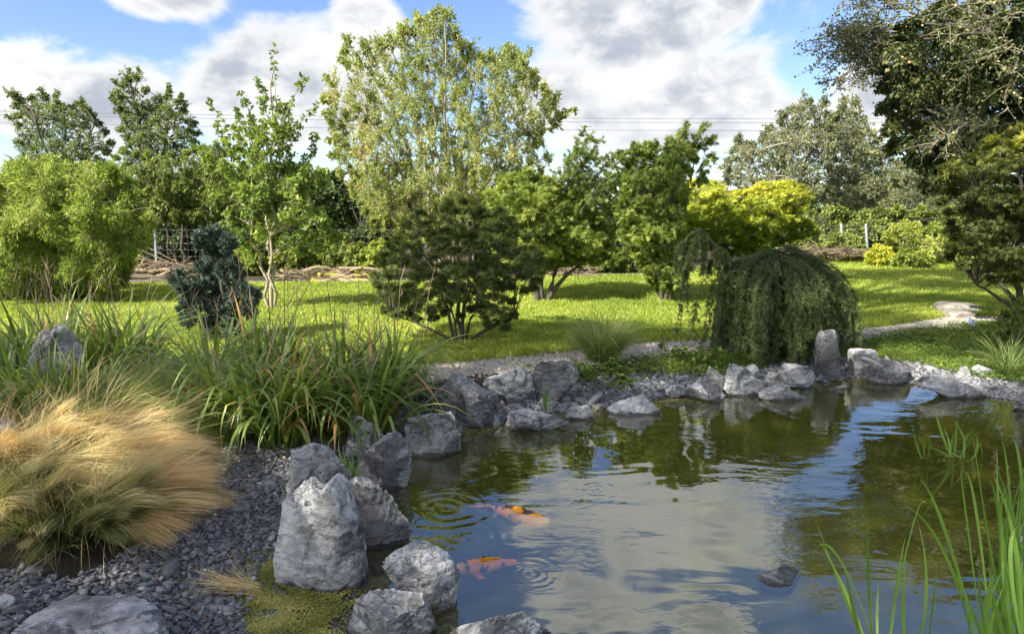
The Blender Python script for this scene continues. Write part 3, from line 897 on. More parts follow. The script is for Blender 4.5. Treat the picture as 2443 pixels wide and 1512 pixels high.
def chip_field(g, P, size, r):
    n = len(P)
    s = size * r.lognormal(0, .48, (n, 1))
    sc = np.stack([s[:, 0], s[:, 0] * r.uniform(.45, .95, n), s[:, 0] * r.uniform(.22, .5, n)], -1)
    V = CHIP_V[None] * (1 + r.uniform(-.42, .30, (n, len(CHIP_V), 1)))
    V = np.sign(V) * np.abs(V) ** .62 * sc[:, None]
    a, b, c = r.uniform(0, 6.28, n), r.normal(0, .35, n), r.normal(0, .35, n)
    ca, sa = np.cos(a), np.sin(a)
    x, y, z = V[..., 0], V[..., 1], V[..., 2]
    z2 = z + x * np.sin(b)[:, None] + y * np.sin(c)[:, None]
    V = np.stack([x * ca[:, None] - y * sa[:, None], x * sa[:, None] + y * ca[:, None], z2], -1) + P[:, None]
    k = len(CHIP_V)
    F = (CHIP_F[None] + (np.arange(n) * k)[:, None, None]).reshape(-1, 3)
    tint = np.clip(r.beta(2, 2.2, n) * .95 + (r.uniform(size=n) > .985) * .6, 0, 1)
    g.add(V, F, np.repeat(tint, k))


g = Geo()
lo, hi = BEACH.min(0), BEACH.max(0)
P = r.uniform(lo, hi, (44000, 2)); P = P[inside(P, BEACH)]
sdv = pond_sd(P[:, 0], P[:, 1]); P = P[sdv > -.12]; sdv = sdv[sdv > -.12]
P3 = np.concatenate([P, (land(P[:, 0], P[:, 1]) + r.uniform(-.004, .012, len(P)))[:, None]], -1)
chip_field(g, P3, .0098, r)
P = r.uniform((-0.6, 4.6), (5.6, 8.2), (60000, 2)); sdv = pond_sd(P[:, 0], P[:, 1])
wdt = .50 + .12 * np.sin(P[:, 0] * 2.1)
P = P[(sdv > -.10) & (sdv < wdt)]
P3 = np.concatenate([P, (land(P[:, 0], P[:, 1]) + r.uniform(-.004, .012, len(P)))[:, None]], -1)
chip_field(g, P3[:17000], .017, r)
tag(g.obj('slate_gravel', M['slate_chip']), 'dark slate chips covering the beach and shore between the boulders', 'gravel', kind='stuff')

g = Geo()
P = r.uniform(lo, hi, (900, 2)); P = P[inside(P, BEACH)]; P = P[pond_sd(P[:, 0], P[:, 1]) > .02]
n = len(P); a = r.uniform(0, 6.28, n)
leaves(g, np.concatenate([P, (land(P[:, 0], P[:, 1]) + r.uniform(.012, .022, n))[:, None]], -1), np.stack([np.cos(a), np.sin(a), r.normal(0, .15, n)], -1), np.stack([r.normal(0, .3, n), r.normal(0, .3, n), np.ones(n)], -1), r.uniform(.015, .05, n), r.uniform(.004, .016, n), 'leaf', r.uniform(0, 1, n))
tag(g.obj('leaf_litter', M['dry_stem']), 'dry leaf and straw litter scattered on the slate chips', 'litter', kind='stuff')

# ------------------------------------------------------------------ lawn and ground cover (stuff)


def blades(g, P, H, Wd, r, lean=.5, T=None):
    n = len(P)
    a = r.uniform(0, 6.28, n)
    side = np.stack([np.cos(a), np.sin(a), np.zeros(n)], -1)
    tip = np.stack([r.normal(0, lean, n), r.normal(0, lean, n), np.ones(n)], -1) * H[:, None]
    mid = tip * .55 + side * 0 + np.array([0, 0, 1.0]) * (H * .1)[:, None]
    V = np.stack([P + side * Wd[:, None], P - side * Wd[:, None], P + mid + side * (Wd * .7)[:, None], P + mid - side * (Wd * .7)[:, None], P + tip], 1)
    i = (np.arange(n) * 5)[:, None]
    g.add(V, [i + np.array([[0, 1, 3, 2]]), i + np.array([[2, 3, 4]])], np.repeat(np.clip(T if T is not None else r.beta(2.2, 2.2, n), 0, 1), 5))


r = np.random.default_rng(31)
g = Geo()
dd = np.exp(r.uniform(math.log(6.2), math.log(21), 330000))
xx = dd * r.uniform(-.80, .80, len(dd))
keep = (dd < lawn_far(xx)) & (dd > path_y(xx) + .22) & (path_dist(xx, dd) > .25 - .13 * smooth(xx, 2.2, 3.2) + .06 * np.sin(xx * 5) + .05 * r.normal(size=len(xx)))
xx, dd = xx[keep], dd[keep]
P = np.stack([xx, dd, land(xx, dd) - .004], -1)
patch = .47 + .10 * np.sin(xx * 4.7 + 3 * np.sin(dd * 2.9)) + .24 * np.sin(xx * 1.3 + 2 * np.sin(dd * .7)) * np.cos(dd * 1.1) + r.normal(0, .18, len(xx))
H = np.clip(r.normal(.034, .010, len(xx)) * (1 + .4 * (dd > 16)), .02, .12)
blades(g, P, H, .0022 + .00042 * dd, r, .45, patch)
edge = (np.abs(path_dist(xx, dd) - .4) < .16); Pe = P[edge]
blades(g, Pe, r.uniform(.05, .10, len(Pe)), np.full(len(Pe), .005), r, .5)
tag(g.obj('lawn_grass', M['lawn_grass']), 'mown sunlit lawn grass beyond the gravel path', 'grass', kind='stuff')

g = Geo()
xx = r.uniform(.2, 8.5, 230000); dd = r.uniform(5.5, 9.2, 230000)
sdv = pond_sd(xx, dd)
pdist = path_dist(xx, dd)
keep = (dd < path_y(xx)) & (sdv > .50 + .12 * np.sin(xx * 2.1) + .05 * r.normal(size=len(xx))) & (pdist > .28 - .12 * smooth(xx, 2.2, 3.2) + .05 * r.normal(size=len(xx)))
keep &= (xx > .75 + .2 * r.normal(size=len(xx)))
keep &= np.sin(xx * 4.1 + 1.3 * np.sin(dd * 5)) + r.normal(0, .7, len(xx)) > -.9
xx, dd = xx[keep], dd[keep]
clump = .5 + .5 * np.sin(xx * 2.9 + 1.1 * np.sin(dd * 3.7)) * np.cos(dd * 2.3)
P = np.stack([xx, dd, land(xx, dd) + r.uniform(0, 1, len(xx)) * (.015 + .07 * clump)], -1)
n = len(P)
leaves(g, P, np.stack([r.normal(size=n), r.normal(size=n), r.normal(.25, .35, n)], -1), np.stack([r.normal(0, .5, n), r.normal(0, .5, n), np.ones(n)], -1), r.uniform(.016, .034, n), r.uniform(.009, .018, n), 'leaf', np.clip(clump * .35 + r.normal(.32, .2, n), 0, 1))
tag(g.obj('ground_cover', M['cover_leaf']), 'low creeping green plants carpeting the bank between path and shore', 'ground cover', kind='stuff')

r = np.random.default_rng(37)
g = Geo()
k_ = r.uniform(0, len(PATH) - 1, 15000); off_ = r.normal(0, .20, 15000)
P = np.stack([np.interp(k_, np.arange(len(PATH)), PATH[:, i_]) for i_ in (0, 1)], -1) + np.stack([0 * off_, off_], -1)
P = P[(np.abs(off_) < .42) & ((P[:, 0] < 2.6) | (np.abs(off_) < .16))]
P3 = np.concatenate([P, (land(P[:, 0], P[:, 1]) + r.uniform(.004, .016, len(P)))[:, None]], -1)
chip_field(g, P3, .0085, r)
tag(g.obj('path_pebbles', M['path_pebble']), 'pale loose pebbles scattered over the gravel path', 'pebbles', kind='stuff')

# duckweed and algae
g = Geo()
dw_px = np.array([(600, 1325), (670, 1310), (690, 1400), (720, 1412), (860, 1418), (880, 1425), (850, 1445), (810, 1460), (795, 1530), (600, 1560), (585, 1420)], float)
DW = at_z(*dw_px.T, 0)[:, :2]
P = r.uniform(DW.min(0), DW.max(0), (36000, 2)); P = P[inside(P, DW)]
P = P + r.normal(0, .035, P.shape)
keep = np.sin(P[:, 0] * 21 + 2 * np.sin(P[:, 1] * 17)) * np.cos(P[:, 1] * 19 + 2 * np.sin(P[:, 0] * 13)) + r.normal(0, .35, len(P)) > -.18 - .5 * (P[:, 0] < -.75)
P = P[keep]
for px, py, rad, n in [(1120, 1022, .13, 500), (1285, 968, .12, 500), (1400, 962, .16, 600), (1612, 955, .10, 400), (2030, 906, .25, 1600), (1930, 915, .12, 500), (2290, 940, .14, 500), (1135, 990, .10, 300)]:
    c = at_z(px, py, 0)[:2]
    P = np.concatenate([P, c + r.normal(0, rad, (n, 2)) * (1, .45)])
n = len(P)
z = np.maximum(land(P[:, 0], P[:, 1]), 0) + r.uniform(.003, .009, n)
a = r.uniform(0, 6.28, n)
leaves(g, np.concatenate([P, z[:, None]], -1), np.stack([np.cos(a), np.sin(a), r.normal(0, .12, n)], -1), np.stack([r.normal(0, .15, n), r.normal(0, .15, n), np.ones(n)], -1), r.uniform(.006, .012, n), r.uniform(.006, .010, n), 'leaf', np.clip(.5 + .3 * np.sin(P[:, 0] * 15 + 3 * np.sin(P[:, 1] * 11)) + r.normal(0, .2, n), 0, 1))
tag(g.obj('duckweed', M['duckweed']), 'yellow-green duckweed floating at the pond margin', 'duckweed', kind='stuff')

# ------------------------------------------------------------------ trees and shrubs


def poly_clusters(poly, d, thick, n, rpx, r):
    poly = np.array(poly, float); lo, hi = poly.min(0), poly.max(0)
    pts = []; tries = 0; gap = rpx * .95
    while len(pts) < n and tries < 6000:
        tries += 1
        p = r.uniform(lo, hi)
        if tries % 400 == 0: gap *= .85
        if not inside(p[None], poly)[0]: continue
        if pts and np.min(np.linalg.norm(np.array(pts) - p, axis=1)) < gap: continue
        pts.append(p)
    pts = np.array(pts)
    ed = np.array([seg_dist(p[None], poly, np.roll(poly, -1, 0))[0] for p in pts])
    rad = rpx * np.clip(ed / rpx, .45, 1.0) * r.uniform(.85, 1.15, len(pts))
    dz = r.uniform(-1, 1, len(pts)) * thick * np.clip(ed / (1.6 * rpx), .25, 1)
    C = at_depth(pts[:, 0], pts[:, 1], d + dz)
    return C, rad * d / FPX


def foliage(g, gb, C, R, ntw, nlf, L, W, shape, r, droop=0.0, rise=0.0, spread=1.0, start=.15, twig_r=.004, flatn=.8, tint_fn=None, twl=1.0, out=.5, squash=.85, jit=.25, tw_T=.5):
    """leafy twigs filling the crown's leaf masses: C centres, R radii"""
    M = len(C)
    ci = np.repeat(np.arange(M), ntw)
    n = len(ci)
    dv = unit(r.normal(size=(n, 3))) * (1, 1, squash)
    rr = r.uniform(.25, 1.0, n) ** .6 * r.uniform(.7, 1.15, n) * (1 + .45 * r.uniform(0, 1, n) ** 6)
    E = C[ci] + dv * (rr * R[ci])[:, None]
    E[:, 2] += R[ci] * (rise * r.uniform(0, 1, n) - droop * r.uniform(0, 1, n))
    S = C[ci] + (E - C[ci]) * r.uniform(.0, .35, n)[:, None] + r.normal(0, .10, (n, 3)) * R[ci][:, None]
    mid = (S + E) * .5 + r.normal(0, .12, (n, 3)) * R[ci][:, None] + np.array([0, 0, 1.0]) * ((droop * .35 + .12) * R[ci])[:, None]
    tw = bezier(S, mid, E, 5)
    if gb is not None:
        rad = np.linspace(1.0, .35, 5)[None] * twig_r
        tubes(gb, tw, np.broadcast_to(rad, (n, 5)), 3, tw_T)
    ti = np.repeat(np.arange(n), nlf)
    m = len(ti)
    t = r.uniform(start, 1.0, m) * 3.999
    i0 = t.astype(int); fr = (t - i0)[:, None]
    P = tw[ti, i0] * (1 - fr) + tw[ti, i0 + 1] * fr
    tg = unit(tw[ti, i0 + 1] - tw[ti, i0])
    P = P + r.normal(0, jit, (m, 3)) * L
    side = unit(np.cross(tg, r.normal(size=(m, 3))))
    D = tg * (1 - out * .6) + side * spread * out * 1.4
    D[:, 2] -= droop * .5
    N = np.array([0, 0, flatn]) + r.normal(0, .55, (m, 3))
    tint = .45 + r.normal(0, .10, n)[ti] + r.normal(0, .13, M)[ci][ti] + r.normal(0, .12, m)
    if tint_fn is not None: tint = tint_fn(P, tint, r)
    sz = r.lognormal(0, .22, m)
    leaves(g, P, D, N, L * sz, W * sz, shape, np.clip(tint, 0, 1))


def limbs(gb, trunks, C, r, rad=.02, per=1):
    """limbs from the trunks to every leaf mass"""
    pts = np.concatenate([np.asarray(t_)[:, :3] for t_ in trunks])
    P = []
    for c in C:
        dl = np.linalg.norm((pts - c) * (1, 1, .8), axis=1) + 3.0 * np.maximum(0, pts[:, 2] - c[2] + .1)
        k = np.argmin(dl)
        s = pts[k]
        mid = (s + c) / 2 + np.array([0, 0, .15]) * np.linalg.norm(c - s) + r.normal(0, .06, 3) * np.linalg.norm(c - s)
        P.append(bezier(s, mid, c, 7))
    P = np.array(P)
    ln = np.linalg.norm(P[:, -1] - P[:, 0], axis=1)
    rr = np.clip(rad * (.5 + ln * .3), rad * .4, rad * 1.8)[:, None] * np.linspace(1, .3, 7)[None]
    tubes(gb, P, rr, 5)


def sprays(g, gb, lines, d, nlf, L, W, shape, r, side_n=6, side_len=.12, twig_r=.005, tint=.5, thick=.3, droop=.0, taper=True):
    """long shoots standing out of a crown; every line is (x0,y0,x1,y1[,bend]) in the photograph's frame, at depth d"""
    tw = []
    for ln in lines:
        x0, y0, x1, y1 = ln[:4]; bend = ln[4] if len(ln) > 4 else 0
        dd = d + r.uniform(-thick, thick)
        a = at_depth(x0, y0, dd); c = at_depth(x1, y1, dd + r.uniform(-.3, .3) * thick)
        m = (a + c) / 2 + np.array([0, 0, 1.0]) * bend * np.linalg.norm(c - a)
        p = bezier(a, m, c, 12)
        tubes(gb, p, np.linspace(1, .3, 12) * twig_r * 1.6, 4)
        for k in range(side_n):
            t_ = r.uniform(.1, 1.0); i = min(int(t_ * 11), 10); s = p[i]
            f = 1.0 - .6 * t_ if taper else 1.0
            dirv = unit(unit(p[i + 1] - p[i]) * .7 + unit(r.normal(size=3)) * .8)
            e = s + dirv * side_len * f * r.uniform(.5, 1.2)
            e[2] -= droop * side_len
            tw.append(bezier(s, (s + e) / 2 + (0, 0, .1 * side_len), e, 5))
        for k in range(3):
            q = p[int(3 + k * 2):int(3 + k * 2) + 5]
            tw.append(q)
        tw.append(p[7:12])
    tw = np.array(tw); n = len(tw)
    tubes(gb, tw, np.broadcast_to(np.linspace(1, .4, 5)[None] * twig_r * .6, (n, 5)), 3)
    ti = np.repeat(np.arange(n), nlf); m = len(ti)
    t_ = r.uniform(.1, 1, m) * 3.999; i0 = t_.astype(int); fr = (t_ - i0)[:, None]
    P = tw[ti, i0] * (1 - fr) + tw[ti, i0 + 1] * fr + r.normal(0, .12, (m, 3)) * L
    tg = unit(tw[ti, i0 + 1] - tw[ti, i0])
    side = unit(np.cross(tg, r.normal(size=(m, 3))))
    D = tg * .7 + side * .8; D[:, 2] -= droop
    sz = r.lognormal(0, .2, m)
    leaves(g, P, D, np.array([0, 0, .6]) + r.normal(0, .6, (m, 3)), L * sz, W * sz, shape, np.clip(tint + r.normal(0, .15, m), 0, 1))


def woody(name, label, cat, base, stems, poly, d, thick, ncl, rpx, ntw, nlf, L, W, leafm, barkm, shape='leaf', seed=1, group=None, stem_r=.05, lim_r=.02, shoots=None, sh=None, extra=None, fluff=1.12, more=(), **kw):
    """tree or shrub: stems (list of pixel targets), leaf masses inside a crown outline at its own depth"""
    r = np.random.default_rng(seed)
    base = np.asarray(base, float)
    root = thing(name, label, cat, base, group)
    gb = Geo(); gl = Geo()
    C, R = poly_clusters(poly, d, thick, ncl, rpx, r)
    for pl_, n_, rp_ in more:
        c_, r_ = poly_clusters(pl_, d, thick, n_, rp_, r); C = np.concatenate([C, c_]); R = np.concatenate([R, r_])
    tr = []
    for k, (tx, ty, bx) in enumerate(stems):
        s = base + np.array([bx, r.uniform(-.5, .5) * abs(bx), -.05])
        e = at_depth(tx, ty, d + r.uniform(-.4, .4) * thick)
        m = s * .45 + e * .55; m[:2] = s[:2] * .72 + e[:2] * .28
        p = bezier(s, m, e, 12) + np.concatenate([np.zeros((1, 3)), r.normal(0, .012, (11, 3)) * (e[2] - s[2])])
        tr.append(p)
        gt = Geo(); tubes(gt, p, np.linspace(1, .25, 12) * stem_r * (1.0 if k == 0 else r.uniform(.55, .95)), 7)
        gt.obj('trunk', M[barkm], root, smooth=True)
    limbs(gb, tr, C, r, lim_r)
    foliage(gl, gb, C, R * fluff, ntw, nlf, L, W, shape, r, **kw)
    if shoots:
        sprays(gl, gb, shoots, d, r=r, **dict(dict(nlf=8, L=L, W=W, shape=shape), **(sh or {})))
    if extra: extra(gl, gb, r)
    gb.obj('branches', M[barkm], root)
    gl.obj('crown', M[leafm], root)
    return root


# --- behind the garden: field trees and hedge
woody('field_tree', 'airy blue-green tree above the bamboo with sky showing through', 'tree', at_land(165, 21), [(150, 260, 0), (90, 300, .2), (230, 300, -.2)],
      T1([(30, 540), (100, 570), (170, 600), (260, 560), (350, 575), (400, 640), (480, 610), (560, 690), (640, 740), (690, 860), (600, 1000), (400, 1060), (150, 1040), (60, 980), (130, 800), (70, 720), (100, 660)]),
      21, 1.6, 66, 25, 24, 13, .07, .03, 'field_leaf', 'bark_dark', seed=3, group='field trees beyond the fence', stem_r=.09, lim_r=.03, droop=.2,
      shoots=[tuple(np.array(T1([(a, b), (c, e_)])).ravel()) for a, b, c, e_ in [(170, 640, 22, 535), (260, 620, 250, 535), (330, 640, 345, 560), (470, 680, 500, 605), (560, 730, 530, 650), (130, 720, 40, 710)]], sh=dict(side_n=8, side_len=.35, L=.10, W=.04))
woody('field_tree', 'tall green tree leaning left above the hanging shrub, between bamboo and ginkgo', 'tree', at_land(370, 19), [(320, 200, 0), (400, 260, .2), (330, 300, -.1)],
      T1([(690, 580), (745, 490), (795, 450), (835, 450), (890, 540), (970, 570), (1070, 590), (1130, 650), (1180, 760), (1210, 860), (1150, 960), (900, 990), (740, 920), (720, 760), (690, 650)]),
      19, 1.4, 62, 22, 22, 14, .062, .03, 'field_leaf', 'bark_dark', seed=5, group='field trees beyond the fence', stem_r=.09, lim_r=.03, droop=.15,
      shoots=[tuple(np.array(T1([(a, b), (c, e_)])).ravel()) for a, b, c, e_ in [(780, 520, 785, 425), (830, 520, 838, 428), (760, 560, 690, 495), (760, 620, 665, 570), (980, 600, 1035, 525), (1060, 660, 1095, 575), (1130, 700, 1110, 620)]], sh=dict(side_n=10, side_len=.3, L=.085, W=.04))
woody('hanging_shrub', 'broad light green shrub spilling over the fence behind the ginkgo', 'shrub', at_land(440, 16.6), [(420, 440, 0), (500, 420, .3), (360, 430, -.3)],
      T1([(640, 980), (760, 890), (900, 930), (1100, 930), (1280, 850), (1420, 900), (1500, 1050), (1500, 1220), (1400, 1290), (1250, 1330), (1150, 1345), (1000, 1330), (880, 1260), (800, 1120)]),
      16.4, .9, 95, 22, 30, 14, .048, .027, 'hedge_leaf', 'bark_dark', seed=7, stem_r=.05, lim_r=.02, droop=.5)
woody('ivy_hedge', 'dark ivy-covered hedge behind the wire fence and ginkgo', 'hedge', at_land(640, 17.6), [(520, 560, -1.2), (640, 540, 0), (760, 540, 1.2), (860, 540, 2.2), (440, 570, -2.0)],
      [(300, 440), (480, 400), (700, 410), (900, 420), (960, 480), (950, 660), (700, 668), (450, 668), (300, 668), (240, 640), (260, 520)],
      17.6, .6, 150, 36, 44, 11, .08, .065, 'ivy_leaf', 'bark_dark', seed=9, stem_r=.06, lim_r=.02, droop=.4)
woody('ivy_hedge', 'mixed green hedge filling the gap behind the middle maples', 'hedge', at_land(1300, 18), [(1200, 540, -1), (1300, 520, 0), (1440, 520, 1.4)],
      [(1080, 470), (1250, 440), (1420, 480), (1500, 470), (1660, 480), (1680, 600), (1660, 660), (1300, 668), (1080, 660)],
      18.0, .7, 95, 36, 38, 11, .075, .055, 'hedge_leaf', 'bark_dark', seed=13, stem_r=.06, lim_r=.02, droop=.3)
woody('fence_climber', 'leafy green climber covering the mesh fence behind the golden maple', 'climber', at_land(1960, 20), [(1850, 540, -1.2), (1960, 530, 0), (2080, 530, 1.4)],
      [(1820, 520), (1950, 500), (2100, 500), (2200, 500), (2300, 480), (2330, 600), (2000, 610), (1820, 640)],
      20.0, .6, 85, 32, 34, 11, .08, .055, 'hedge_leaf', 'bark_dark', seed=17, stem_r=.04, lim_r=.02, droop=.2)
GREYSH = dict(side_n=9, side_len=.4, L=.10, W=.045)
woody('apple_tree', 'grey-green old fruit tree with a twisted bare top behind the golden maple', 'tree', at_land(1830, 24), [(1900, 260, 0), (1780, 380, -.2), (1960, 330, .2)],
      T3([(550, 830), (600, 740), (640, 640), (740, 650), (780, 600), (850, 530), (940, 470), (1040, 470), (1070, 560), (1100, 700), (1090, 850), (1030, 1010), (850, 1060), (650, 950)]),
      24, 1.8, 115, 27, 30, 13, .066, .034, 'grey_leaf', 'bark_grey', seed=19, group='grey-green trees beyond the lawn', stem_r=.13, lim_r=.05, droop=.2, tw_T=.5,
      shoots=[tuple(np.array(T3([(a, b), (c, e_)])).ravel()) for a, b, c, e_ in [(980, 520, 940, 430), (1030, 520, 1040, 450), (880, 560, 840, 520), (800, 640, 770, 590), (660, 700, 650, 630), (620, 760, 560, 780)]], sh=GREYSH)
woody('poplar_tree', 'pale leafy tree right of the twisted fruit tree, beyond the lawn', 'tree', at_land(2080, 26), [(2040, 270, 0), (2100, 330, .2)],
      T3([(1080, 520), (1140, 460), (1200, 480), (1250, 570), (1330, 700), (1400, 780), (1400, 1000), (1250, 1080), (1100, 1060), (1060, 850), (1060, 620)]),
      26, 1.8, 115, 27, 30, 13, .07, .04, 'grey_leaf', 'bark_grey', seed=23, group='grey-green trees beyond the lawn', stem_r=.12, lim_r=.04, droop=.2,
      shoots=[tuple(np.array(T3([(a, b), (c, e_)])).ravel()) for a, b, c, e_ in [(1140, 540, 1130, 440), (1190, 540, 1200, 455), (1240, 620, 1240, 540)]], sh=GREYSH)
woody('willow_shrub', 'grey-green shrub tree in the gap under the dark ivy-clad tree', 'tree', at_land(2200, 23), [(2200, 440, 0), (2240, 470, .2)],
      T3([(1380, 740), (1480, 760), (1600, 860), (1680, 1050), (1600, 1130), (1400, 1100), (1330, 1000)]),
      23, 1.4, 70, 28, 30, 13, .065, .033, 'grey_leaf', 'bark_grey', seed=29, group='grey-green trees beyond the lawn', stem_r=.08, lim_r=.03, droop=.2)

for k, (px, d, wpx, top, leafm, lab, tn) in enumerate([
        (700, 15.4, 60, 570, 'fresh_leaf', 'light green bramble bush behind the logs right of the ginkgo trunks', .05), (815, 15.5, 65, 560, 'hedge_leaf', 'leafy bramble bush behind the mossy logs beside the dark maple', .0),
        (590, 15.4, 50, 590, 'fresh_leaf', 'small bright bush behind the logs between blue pine and ginkgo trunk', .05), (900, 15.2, 45, 575, 'fresh_leaf', 'yellow-green bush at the left flank of the dark maple', .15),
        (1330, 15.6, 75, 575, 'hedge_leaf', 'green bush behind the trunks of the bright maple', .08), (1440, 15.8, 60, 590, 'fresh_leaf', 'grey-green low bush at the lawn edge between two maples', -.05), (1540, 16.2, 55, 560, 'hedge_leaf', 'dark green bush behind the upright maple', -.1),
        (1880, 18.3, 70, 545, 'hedge_leaf', 'bushy green growth in front of the far fence behind the larch', .05), (2015, 18.3, 60, 556, 'hedge_leaf', 'climbing green growth round the far fence posts', .05), (310, 15.4, 40, 600, 'fresh_leaf', 'light weedy bush at the right foot of the bamboo', .0)]):
    r_ = np.random.default_rng(140 + k)
    b_ = at_land(px, d); by = float(project(b_)[1])
    pl = [(px - wpx, by - 8), (px - wpx * .9, (top * .5 + by * .5)), (px - wpx * .4, top + 8), (px, top), (px + wpx * .5, top + 10), (px + wpx * .95, (top * .5 + by * .5)), (px + wpx, by - 8)]
    woody('bramble_bush', lab, 'bush', b_, [(px - wpx * .4, top + 25, -.1), (px + wpx * .3, top + 20, .1)], pl, d, .4, 24, 20, 26, 12, .055, .034, leafm, 'bark_dark', seed=140 + k, group='bushes along the fence', stem_r=.012, lim_r=.006, droop=.2, tint_fn=(lambda tn: lambda P, t_, r: t_ + tn + .12)(tn))

r = np.random.default_rng(131)
g = Geo()
for d_, n_ in ((34, 9000), (40, 9000)):
    x_ = r.uniform(-34, 40, n_ * 2); h_ = 2.6 + .8 * np.sin(x_ * .35) + .5 * np.sin(x_ * 1.1 + 1)
    P = np.stack([x_, d_ + r.normal(0, 1.0, n_ * 2), r.uniform(0, 1, n_ * 2) * h_], -1)
    leaves(g, P, r.normal(size=(n_ * 2, 3)), r.normal(size=(n_ * 2, 3)) + (0, -.5, .4), r.uniform(.25, .5, n_ * 2), r.uniform(.18, .35, n_ * 2), 'leaf', r.beta(2, 2.5, n_ * 2))
tag(g.obj('far_wood', M['ivy_leaf']), 'far-off dark wood closing the horizon behind the hedge', 'wood', kind='stuff')

# --- the big dark tree with ivy
ELM_SH = [tuple(np.array(T3([(a, b), (c, e_)])).ravel()) + (bd,) for a, b, c, e_, bd in
          [(1400, 170, 1040, 185, .1), (1380, 260, 1025, 262, .06), (1420, 120, 1075, 95, .08), (1450, 60, 1170, 5, .06), (1330, 310, 1085, 420, .15), (1320, 280, 1095, 330, .12), (1500, 30, 1230, -40, .05),
           (1340, 230, 1050, 140, .1), (1400, 200, 1120, 60, .06), (1310, 340, 1130, 240, .1), (1350, 120, 1160, 210, .15)]]
ELM_IN = [tuple(np.array(T3([(a, b), (c, e_)])).ravel()) + (bd,) for a, b, c, e_, bd in
          [(1900, 60, 1600, 160, .1), (1950, 140, 1500, 240, .12), (2000, 260, 1650, 330, .15), (1980, 180, 1900, 420, .2), (1900, 200, 1700, 420, .2), (1960, 40, 1520, 90, .1), (1800, 20, 1420, 130, .1),
           (2000, 340, 1880, 440, .2), (1850, 560, 1500, 640, .15), (1830, 590, 1560, 700, .2), (1780, 540, 1520, 600, .1), (1750, 560, 1640, 700, .2), (1700, 480, 1560, 660, .15), (1850, 500, 1700, 640, .2), (2000, 90, 1750, 210, .1), (1980, 10, 1640, 40, .1)]]


def elm_extra(gl, gb, r):
    g2 = Geo()
    for lines, dd in ((ELM_SH, 12.6), (ELM_IN, 11.2)):
        tw = []
        for ln in lines:
            for rep in range(3 if lines is ELM_SH else 1):
                o = r.normal(0, 14, 4)
                a = at_depth(ln[0] + o[0], ln[1] + o[1], dd + r.uniform(-.5, .5)); c = at_depth(ln[2] + o[2] * 1.6, ln[3] + o[3] * 1.6, dd + r.uniform(-.8, .4))
                p = bezier(a, (a + c) / 2 + (0, 0, ln[4] * np.linalg.norm(c - a)), c, 14) + r.normal(0, .018, (14, 3))
                tubes(g2, p, np.linspace(.014, .004, 14), 4)
                for k in range(16):
                    i = r.integers(2, 13); s = p[i]
                    dv = unit(unit(p[i] - p[i - 1]) * .9 + unit(r.normal(size=3)) * .9); e = s + dv * r.uniform(.15, .5)
                    q = bezier(s, (s + e) / 2 + r.normal(0, .04, 3), e, 5)
                    tw.append(q)
        tw = np.array(tw)
        tubes(g2, tw, np.broadcast_to(np.linspace(.0065, .003, 5)[None], tw.shape[:2]), 3)
        ti = np.repeat(np.arange(len(tw)), 9); m = len(ti)
        P = tw[ti, r.integers(1, 5, m)] + r.normal(0, .02, (m, 3))
        leaves(gl, P, r.normal(size=(m, 3)), r.normal(size=(m, 3)) + (0, 0, .5), .055, .035, 'leaf', np.clip(r.normal(.72, .15, m), 0, 1))
    elm_extra.g = g2


elm = woody('ivy_clad_tree', 'huge dark ivy-clad tree with bare pale twigs overhanging the frame corner', 'tree', at_land(2660, 13), [(2500, 250, 0), (2420, 120, -.2), (2330, 330, .1), (2560, 60, .2)],
            T3([(1290, 340), (1300, 230), (1400, 110), (1560, 20), (2100, -120), (2200, -100), (2200, 640), (1850, 740), (1650, 780), (1580, 900), (1510, 870), (1480, 740), (1350, 730), (1320, 640), (1360, 540), (1290, 470)]),
            12.8, 1.3, 120, 44, 46, 12, .07, .045, 'elm_leaf', 'bark_dark', seed=37, stem_r=.28, lim_r=.06, droop=.35, extra=elm_extra)
elm_extra.g.obj('bare_twigs', M['twig_pale'], elm)

